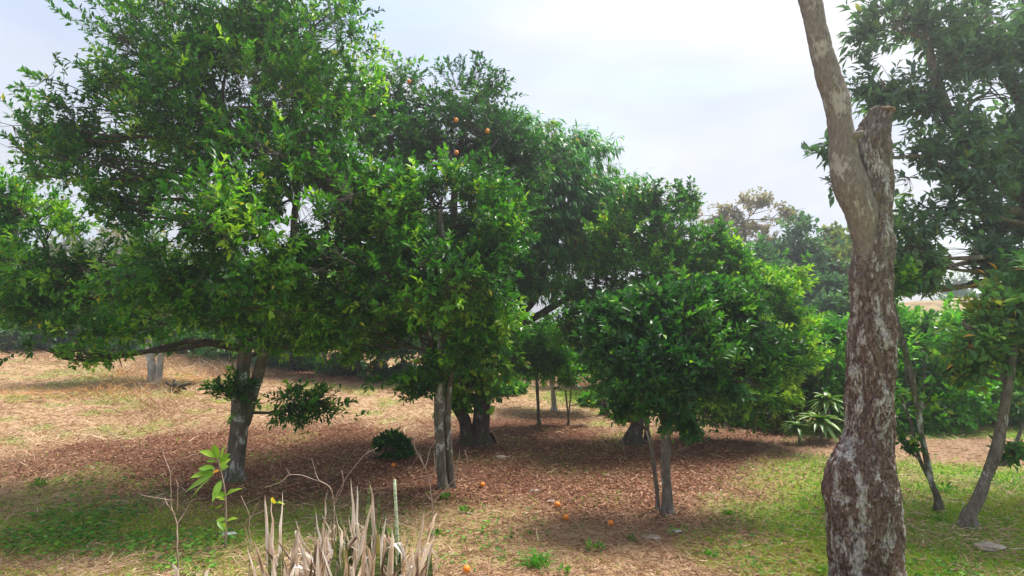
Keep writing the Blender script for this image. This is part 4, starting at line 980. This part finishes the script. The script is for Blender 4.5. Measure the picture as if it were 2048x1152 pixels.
main = [  # base px, tip px, tip py, width m, material, curl
    (718, 705, 955, .045, 'dead_blade', 0), (712, 712, 970, .04, 'dead_blade', 0), (735, 740, 965, .085, 'snake', 0), (745, 745, 985, .05, 'dead_blade', 0), (765, 742, 962, .045, 'dead_blade', 0),
    (768, 758, 990, .06, 'snake', 0), (770, 769, 1020, .055, 'snake', 0), (585, 598, 1040, .07, 'dead_blade', .03), (640, 632, 1030, .06, 'dead_blade', .10), (628, 646, 1050, .07, 'dead_blade', 0),
    (650, 655, 980, .035, 'dead_blade', 0), (700, 690, 1075, .08, 'dead_blade', .12), (735, 733, 1040, .08, 'snake', 0), (707, 706, 1075, .10, 'snake', 0), (738, 737, 1108, .085, 'snake', 0), (748, 748, 1105, .075, 'snake', 0),
    (820, 848, 1020, .04, 'dead_blade', 0), (828, 870, 1038, .035, 'dead_blade', 0), (805, 822, 1075, .06, 'dead_blade', .08), (800, 800, 1100, .06, 'snake', 0), (720, 760, 1065, .07, 'dead_blade', .05), (740, 790, 1060, .05, 'dead_blade', 0),
    (700, 660, 1110, .09, 'dead_blade', .16), (660, 688, 1105, .11, 'dead_blade', .14), (640, 625, 1140, .12, 'dead_blade', .15), (600, 560, 1085, .06, 'dead_blade', .12), (680, 676, 1070, .05, 'snake', 0), (758, 745, 1052, .07, 'dead_blade', .1)]
for k, (bx, tx, ty, w_, mt, cu) in enumerate(main):
    Yk = YS + rs.uniform(-.35, .35)
    blade(snake, sbase(bx, Yk), at(tx, ty, Yk + rs.uniform(-.1, .1)), w_, mt, 1000 + k, cu, rs.uniform(.35, .9))
for k in range(290):
    bx = rs.gauss(700, 80); bx = min(max(bx, 548), 862); Yk = YS + rs.uniform(-.75, .6)
    env = 1 - abs(bx - 715) / 260.0
    dead = rs.random() < .72
    ty = 1152 - rs.uniform(-30, 165) * env; tx = bx + rs.gauss(0, 42 if dead else 10)
    blade(snake, sbase(bx, Yk), at(tx, ty, Yk + rs.uniform(-.2, .2)), rs.uniform(.018, .058) if dead else rs.uniform(.045, .08), 'dead_blade' if dead else 'snake', 1100 + k,
          rs.uniform(.06, .2) if dead and rs.random() < .5 else 0, rs.uniform(.1, .95), n=10)
for k in range(45):
    bx = min(max(rs.gauss(700, 70), 560), 850); Yk = YS + rs.uniform(-.5, .3); z0_ = rs.uniform(1095, 1170)
    a_ = rs.uniform(-1.25, 1.25); ln_ = rs.uniform(35, 85)
    blade(snake, at(bx, z0_, Yk), at(bx + math.sin(a_) * ln_, z0_ - math.cos(a_) * ln_, Yk + rs.uniform(-.15, .15)), rs.uniform(.014, .04), 'dead_blade', 1600 + k, rs.uniform(.08, .22) if rs.random() < .6 else 0, rs.uniform(.2, 1), n=9)
# the spotted spear
g = Geo(); bb = sbase(800, YS); tt_ = at(789, 960, YS)
tube(g, smooth_path([bb, (bb + tt_) / 2 + [.01, 0, 0], tt_], 14), np.linspace(.016, .013, 14), 10); sp_ = g.build('spear_leaf', M['spear'], snake); tag(sp_, 'single pale spotted upright spear')

# stray dead blades left of the clump
for (pts, lab) in [([(548, 590, 530, 988), (556, 1090, 543, 1000), (560, 1090, 566, 978)], 'trio of thin upright dry blades left of the snake plant clump'),
                   ([(358, 1152, 360, 1098)], 'single pale dry blade standing at the lower left edge'), ([(408, 1152, 416, 1112), (420, 1160, 424, 1130)], 'pair of short pale curled dry blades at the lower left')]:
    Yk = YS + .15; bx = pts[0][0]
    rt = empty('dry_plant', sbase(bx, Yk), lab, 'dry plant')
    for k, (bx, _, tx, ty) in enumerate(pts):
        blade(rt, sbase(bx, Yk), at(tx, ty, Yk), .045, 'dead_blade', 1400 + k + int(bx), .06 if bx < 500 else 0, .75)

# ------------------------------------------------------------------ yellow-green sapling and bare dry stems
Yk = 7.2
bs = at(451, 1075, Yk); bs[2] = float(gh(bs[0], Yk)[0])
sap = empty('sapling', bs, 'bright yellow-green sapling with large oval leaves in front of the big left trunk', 'sapling')
stem = smooth_path([bs, at(452, 1010, Yk), at(446, 960, Yk), at(432, 905, Yk)], 16)
g = Geo(); tube(g, stem, np.linspace(.012, .006, 16), 8); g.build('stem', M['dry_twig'], sap)
def big_leaf(root, p0, p1, w, mat, tone, seed=0):
    r = np.random.default_rng(seed); p0 = np.asarray(p0); p1 = np.asarray(p1); d = p1 - p0; Ln = np.linalg.norm(d); d = d / Ln
    nrm = norm((np.array([0, -.55, .75]) + r.normal(0, .25, 3))[None])[0]; s_ = norm(np.cross(d, nrm)[None])[0]; nrm = np.cross(s_, d)
    t5 = np.linspace(0, 1, 8); pr = np.array([.05, .55, .85, 1, .95, .75, .42, .04]) * w / 2
    C = p0 + np.outer(t5 * Ln, d) - np.outer(.18 * Ln * t5 ** 2, [0, 0, 1])
    V = np.stack([C - s_ * pr[:, None] + nrm * pr[:, None] * .3, C, C + s_ * pr[:, None] + nrm * pr[:, None] * .3], 1).reshape(-1, 3)
    Qs = [[j * 3 + q, j * 3 + q + 1, (j + 1) * 3 + q + 1, (j + 1) * 3 + q] for j in range(7) for q in range(2)]
    g = Geo(); g.add(V, Qs, None, np.tile([tone, min(1, tone + .12), tone], 8)); return g.build('leaf', M[mat], root)
lv = [(436, 918, 426, 884, 1), (440, 925, 452, 886, 1), (434, 915, 398, 897, 1), (438, 925, 460, 905, 1), (436, 925, 412, 922, 0), (438, 935, 462, 915, 1), (430, 938, 396, 935, 0), (432, 942, 404, 960, 0), (440, 938, 458, 930, 1),
      (424, 945, 380, 952, 1), (424, 952, 372, 976, 1), (420, 958, 382, 992, 1), (428, 935, 400, 945, 0), (443, 960, 425, 1000, 1), (452, 990, 428, 985, 0), (452, 992, 470, 975, 1), (455, 990, 485, 973, 1), (452, 1000, 426, 990, 1),
      (452, 1040, 432, 1040, 1), (452, 1042, 476, 1035, 1), (448, 1062, 434, 1040, 0), (452, 1062, 446, 1042, 1), (444, 1012, 430, 1018, 1)]
for k, (ax_, ay_, tx, ty, s_) in enumerate(lv):
    dy = random.uniform(-.12, .12)
    big_leaf(sap, at(ax_, ay_, Yk), at(tx, ty - 3, Yk + dy - .05), .082 if k < 14 else .06, 'sapling', [.25, .6][s_] + random.uniform(-.15, .2), k)
big_leaf(sap, at(440, 940, Yk - .02), at(425, 944, Yk - .1), .05, 'sapling', 1.0, 77)
b2 = at(522, 1060, 6.6); b2[2] = float(gh(b2[0], 6.6)[0])
sd = empty('seedling', b2, 'thin seedling with one bright yellow-green leaf among the dry blades', 'seedling')
g = Geo(); tube(g, smooth_path([b2, at(490, 1050, 6.6), at(530, 1020, 6.6), at(553, 1003, 6.6)], 14), .004, 6); g.build('stem', M['dry_twig'], sd)
big_leaf(sd, at(549, 1008, 6.6), at(545, 990, 6.55), .06, 'sapling', .9, 5); big_leaf(sd, at(552, 1006, 6.6), at(570, 1005, 6.55), .05, 'sapling', .8, 6); big_leaf(sd, at(552, 1008, 6.6), at(562, 998, 6.5), .04, 'sapling', .6, 7)

def bare_stem(label, strokes, Yk, basept, r0=.008, name='dry_shrub', cat='dry shrub', seed=0):
    bb = at(*basept, Yk); bb[2] = float(gh(bb[0], Yk)[0]); rt = empty(name, bb, label, cat)
    rr = random.Random(seed)
    for k, st_ in enumerate(strokes):
        pts = [at(a, c, Yk + rr.uniform(-.05, .05)) for a, c in st_]
        if k == 0: pts = [bb] + pts
        S = smooth_path(pts, 6 * len(pts)); S[1:] += (np.stack([vnoise(S[1:] * 9, k + q) for q in range(3)], 1) - .5) * .02
        g = Geo(); tube(g, S, np.linspace(r0 if k == 0 else r0 * .7, r0 * .35, len(S)), 6); g.build('stem' if k == 0 else 'branch', M['dry_twig'], rt)
bare_stem('bare tan forked dry stems at the lower left before the clearing', [[(355, 1090), (354, 1050), (342, 1010), (341, 950), (326, 905), (322, 880)], [(342, 945), (358, 915), (372, 900)], [(354, 1050), (372, 1020), (385, 1000)], [(350, 1030), (336, 1010), (330, 995)], [(345, 1000), (310, 995), (280, 990)], [(354, 1020), (356, 980), (352, 960)]], 6.4, (356, 1130), .008, seed=1)
bare_stem('leafless grey-brown shrub at the foot of the slim middle stems', [[(865, 1020), (858, 960), (848, 930), (830, 895), (832, 870)], [(850, 935), (860, 900), (872, 880)], [(866, 1005), (900, 970), (935, 930), (930, 900)], [(863, 1000), (850, 985)], [(848, 930), (838, 905)], [(905, 965), (915, 930), (920, 900)], [(858, 960), (870, 935), (868, 905)]], 8.3, (866, 1035), .012, seed=2)
bare_stem('long arching dry stalk bending over the litter behind the snake plants', [[(668, 1060), (667, 1000), (660, 975), (620, 955), (580, 950), (560, 965), (530, 975)], [(668, 1000), (690, 960), (725, 915), (755, 895)], [(640, 962), (630, 940), (624, 915)], [(668, 1010), (685, 975), (684, 940)], [(580, 950), (572, 938)]], 6.1, (670, 1100), .007, seed=3)
bare_stem('thin dry stalk leaning left of the arching one near the sapling', [[(500, 1060), (495, 1020), (480, 990)], [(498, 1040), (520, 1000)]], 6.0, (500, 1110), .006, seed=4)
bare_stem('thin hanging dead forked shoot left of the flared black trunk', [[(1240, 850), (1236, 815), (1236, 775)], [(1237, 835), (1228, 860)]], 12.4, (1248, 880), .006, seed=5)

# ------------------------------------------------------------------ tufts, oranges, stones
tl = [(1075, 1135, .30, 'largest bright green grass tuft at the bottom centre', 90), (1420, 1112, .16, 'bright green tuft on the lawn right of the pale wrapper', 50), (1190, 1108, .14, 'narrow upright green weed between the bottom tuft and the lawn', 22),
      (1640, 1148, .18, 'green tuft at the left foot of the flaky trunk', 45), (80, 974, .14, 'lone dark green weed on the litter at far left', 40), (930, 1030, .10, 'low green sprig in front of the slim middle stems', 30), (1455, 1030, .15, 'loose green weeds on the lawn right of the slim grey trunk', 50),
      (105, 1000, .0, '', 0), (890, 1000, .12, 'small green weed at the foot of the bare shrub', 35), (1265, 1085, .08, 'tiny green sprout left of the flat pale stone', 16), (870, 1075, .10, 'dark green weed right of the snake plant clump', 28), (1885, 985, .16, 'pale-flowered weed beside the slender tree foot', 30), (1130, 1150, .1, 'small sprout right of the largest tuft', 18), (1880, 1040, .14, 'dark grass clump around the slender tree foot', 60)]
for k, (px, py, h_, lab, n_) in enumerate(tl):
    if not n_: continue
    b = gp(px, min(py, 1150)); r = np.random.default_rng(500 + k); g = Geo()
    a = r.uniform(0, 2 * np.pi, n_); el = r.uniform(.4, 2.0, n_); D = np.stack([np.cos(a), np.sin(a), el], 1)
    P = b + np.stack([r.normal(0, h_ * .2, n_), r.normal(0, h_ * .2, n_), np.zeros(n_) - .01], 1)
    if k in (0, 3, 6, 13, 1): blades(g, P, D, r.uniform(.5, 1.1, n_) * h_, .012, r.uniform(.15, .6, n_), np.stack([np.cos(a) * .3, np.sin(a) * .3, -.35 * np.ones(n_)], 1)); mt = 'grass'
    else: leaf_geo(g, P + D * .3 * h_, D, np.stack([-np.cos(a), -np.sin(a), np.ones(n_)], 1), r.uniform(.3, .6, n_) * h_ + .02, .03, r.random(n_)); mt = 'clover'
    tag(g.build('grass_tuft' if mt == 'grass' else 'weed', M[mt if k not in (0, 1) else 'bright'], loc=b, smooth=False), lab, 'grass tuft' if mt == 'grass' else 'weed')

def orange(p, label, group):
    rt = empty('orange', p, label, 'orange', group)
    g = Geo(); ball(g, p, .042, 3, .03, 20, 14); g.build('peel', M['orange'], rt)
    g = Geo(); q = np.array(p) + [.006, -.01, .042]; tube(g, [q - [0, 0, .006], q + [.001, 0, .006]], .004, 6); g.build('stem_end', M['bark_twig'], rt)
for (px, py, lab) in [(1115, 1014, 'fallen orange beside the small grey stone in the middle of the litter'), (1132, 1042, 'fallen orange lying nearer the camera than the one by the grey stone'), (965, 974, 'fallen orange just right of the slim middle stems'),
                      (787, 935, 'fallen orange in front of the small dark bush'), (933, 1146, 'fallen orange at the bottom edge right of the snake plants'), (1221, 1053, 'half-hidden fallen orange left of the slim grey trunk'), (1102, 1150, 'fallen orange low at the bottom centre beside the large tuft')][:6]:
    b = gp(px, py); orange((b[0], b[1], b[2] + .035), lab, 'oranges fallen on the ground')
Yo = gp(928, 888)[1]
for (px, py, dY, lab) in [(912, 240, -2.0, 'large ripe orange high in the dark orange tree'), (975, 262, -1.9, 'orange hanging right of the large high one'), (913, 305, -2.1, 'orange hanging below the large high one'), (818, 163, -1.3, 'orange near the top of the left shoulder of the orange tree'), (833, 190, -1.2, 'small orange just under the topmost left one')][:4]:
    p_ = at(px, py, Yo + dY); orange(tuple(p_), lab, 'oranges hanging in the tree')

def rock(px, py, r_, lab, mat='stone', sq=(1.3, 1, .5), name='stone', cat='stone', sd=0):
    b = gp(px, py); g = Geo(); ball(g, b + [0, 0, r_ * .2], r_, sd, .5, 16, 10, squash=sq, nsc=1.8); tag(g.build(name, M[mat], loc=b, smooth=False), lab, cat)
rock(1350, 1066, .055, 'crumpled white wrapper on the grass before the slim grey trunk', 'plastic', (1.7, 1, .35), 'wrapper', 'litter', 1)
rock(1980, 1100, .10, 'flat white stone on the lawn at the right edge', 'stone', (1.6, 1, .4), sd=2)
rock(1303, 1080, .075, 'flat pale tan stone sunk in the dry grass', 'stone', (1.5, 1.2, .3), sd=3)
rock(1002, 917, .07, 'small pale stone right of the thick middle trunk', 'stone', (1.5, 1, .5), sd=4)
rock(1103, 1005, .045, 'small grey stone beside the fallen orange', 'stone', sd=5)
rock(1070, 983, .045, 'small grey stone farther back in the leaf litter', 'stone', (1.8, 1, .4), sd=6)
rock(455, 1072, .075, 'crumpled silvery wrapper at the foot of the sapling', 'plastic', (1.6, 1, .3), 'wrapper', 'litter', 7)
rock(187, 1122, .035, 'small grey stone at the lower left', 'stone', sd=8)
rock(938, 1030, .04, 'small tan stone in front of the slim middle stems', 'stone', sd=9)

# dead orange-coloured fronds hanging in the shaded back row
b = gp(742, 762); fr = empty('dead_fronds', b, 'bunch of hanging orange dead leaves in the shaded back row', 'dead leaves'); Yf = b[1]
for k in range(14):
    a = at(742 + random.uniform(-3, 3), 728, Yf); e = at(742 + random.uniform(-9, 9), 750 + random.uniform(-8, 6), Yf - .1)
    big_leaf(fr, a, e, .09, 'straw', 1.0, k)
g = Geo(); tube(g, smooth_path([b + [0, .1, -.05], at(744, 745, Yf + .1), at(742, 726, Yf)], 8), .04, 8); g.build('stem', M['bark_twig'], fr)

# ------------------------------------------------------------------ hazy air
g = Geo(); x0, x1, y0, y1, z0, z1 = -900, 900, -900, 900, -1.5, 16
HZ = True
if HZ:
    box(g, ((x0 + x1) / 2, (y0 + y1) / 2, (z0 + z1) / 2), (x1 - x0 + 10, y1 - y0 + 10, z1 - z0))
    m, t = new_mat('hazy_air'); pv = t.nodes.new('ShaderNodeVolumePrincipled')
    pv.inputs['Color'].default_value = (.93, .95, 1.0, 1); pv.inputs['Density'].default_value = .0034; pv.inputs['Anisotropy'].default_value = .68
    o = t.nodes.new('ShaderNodeOutputMaterial'); t.links.new(pv.outputs[0], o.inputs['Volume'])
    tag(g.build('haze', m, smooth=False), kind='stuff')

#print('TRIS', sum(len(o.data.loops) - 2 * len(o.data.polygons) for o in scene.objects if o.type == 'MESH'))
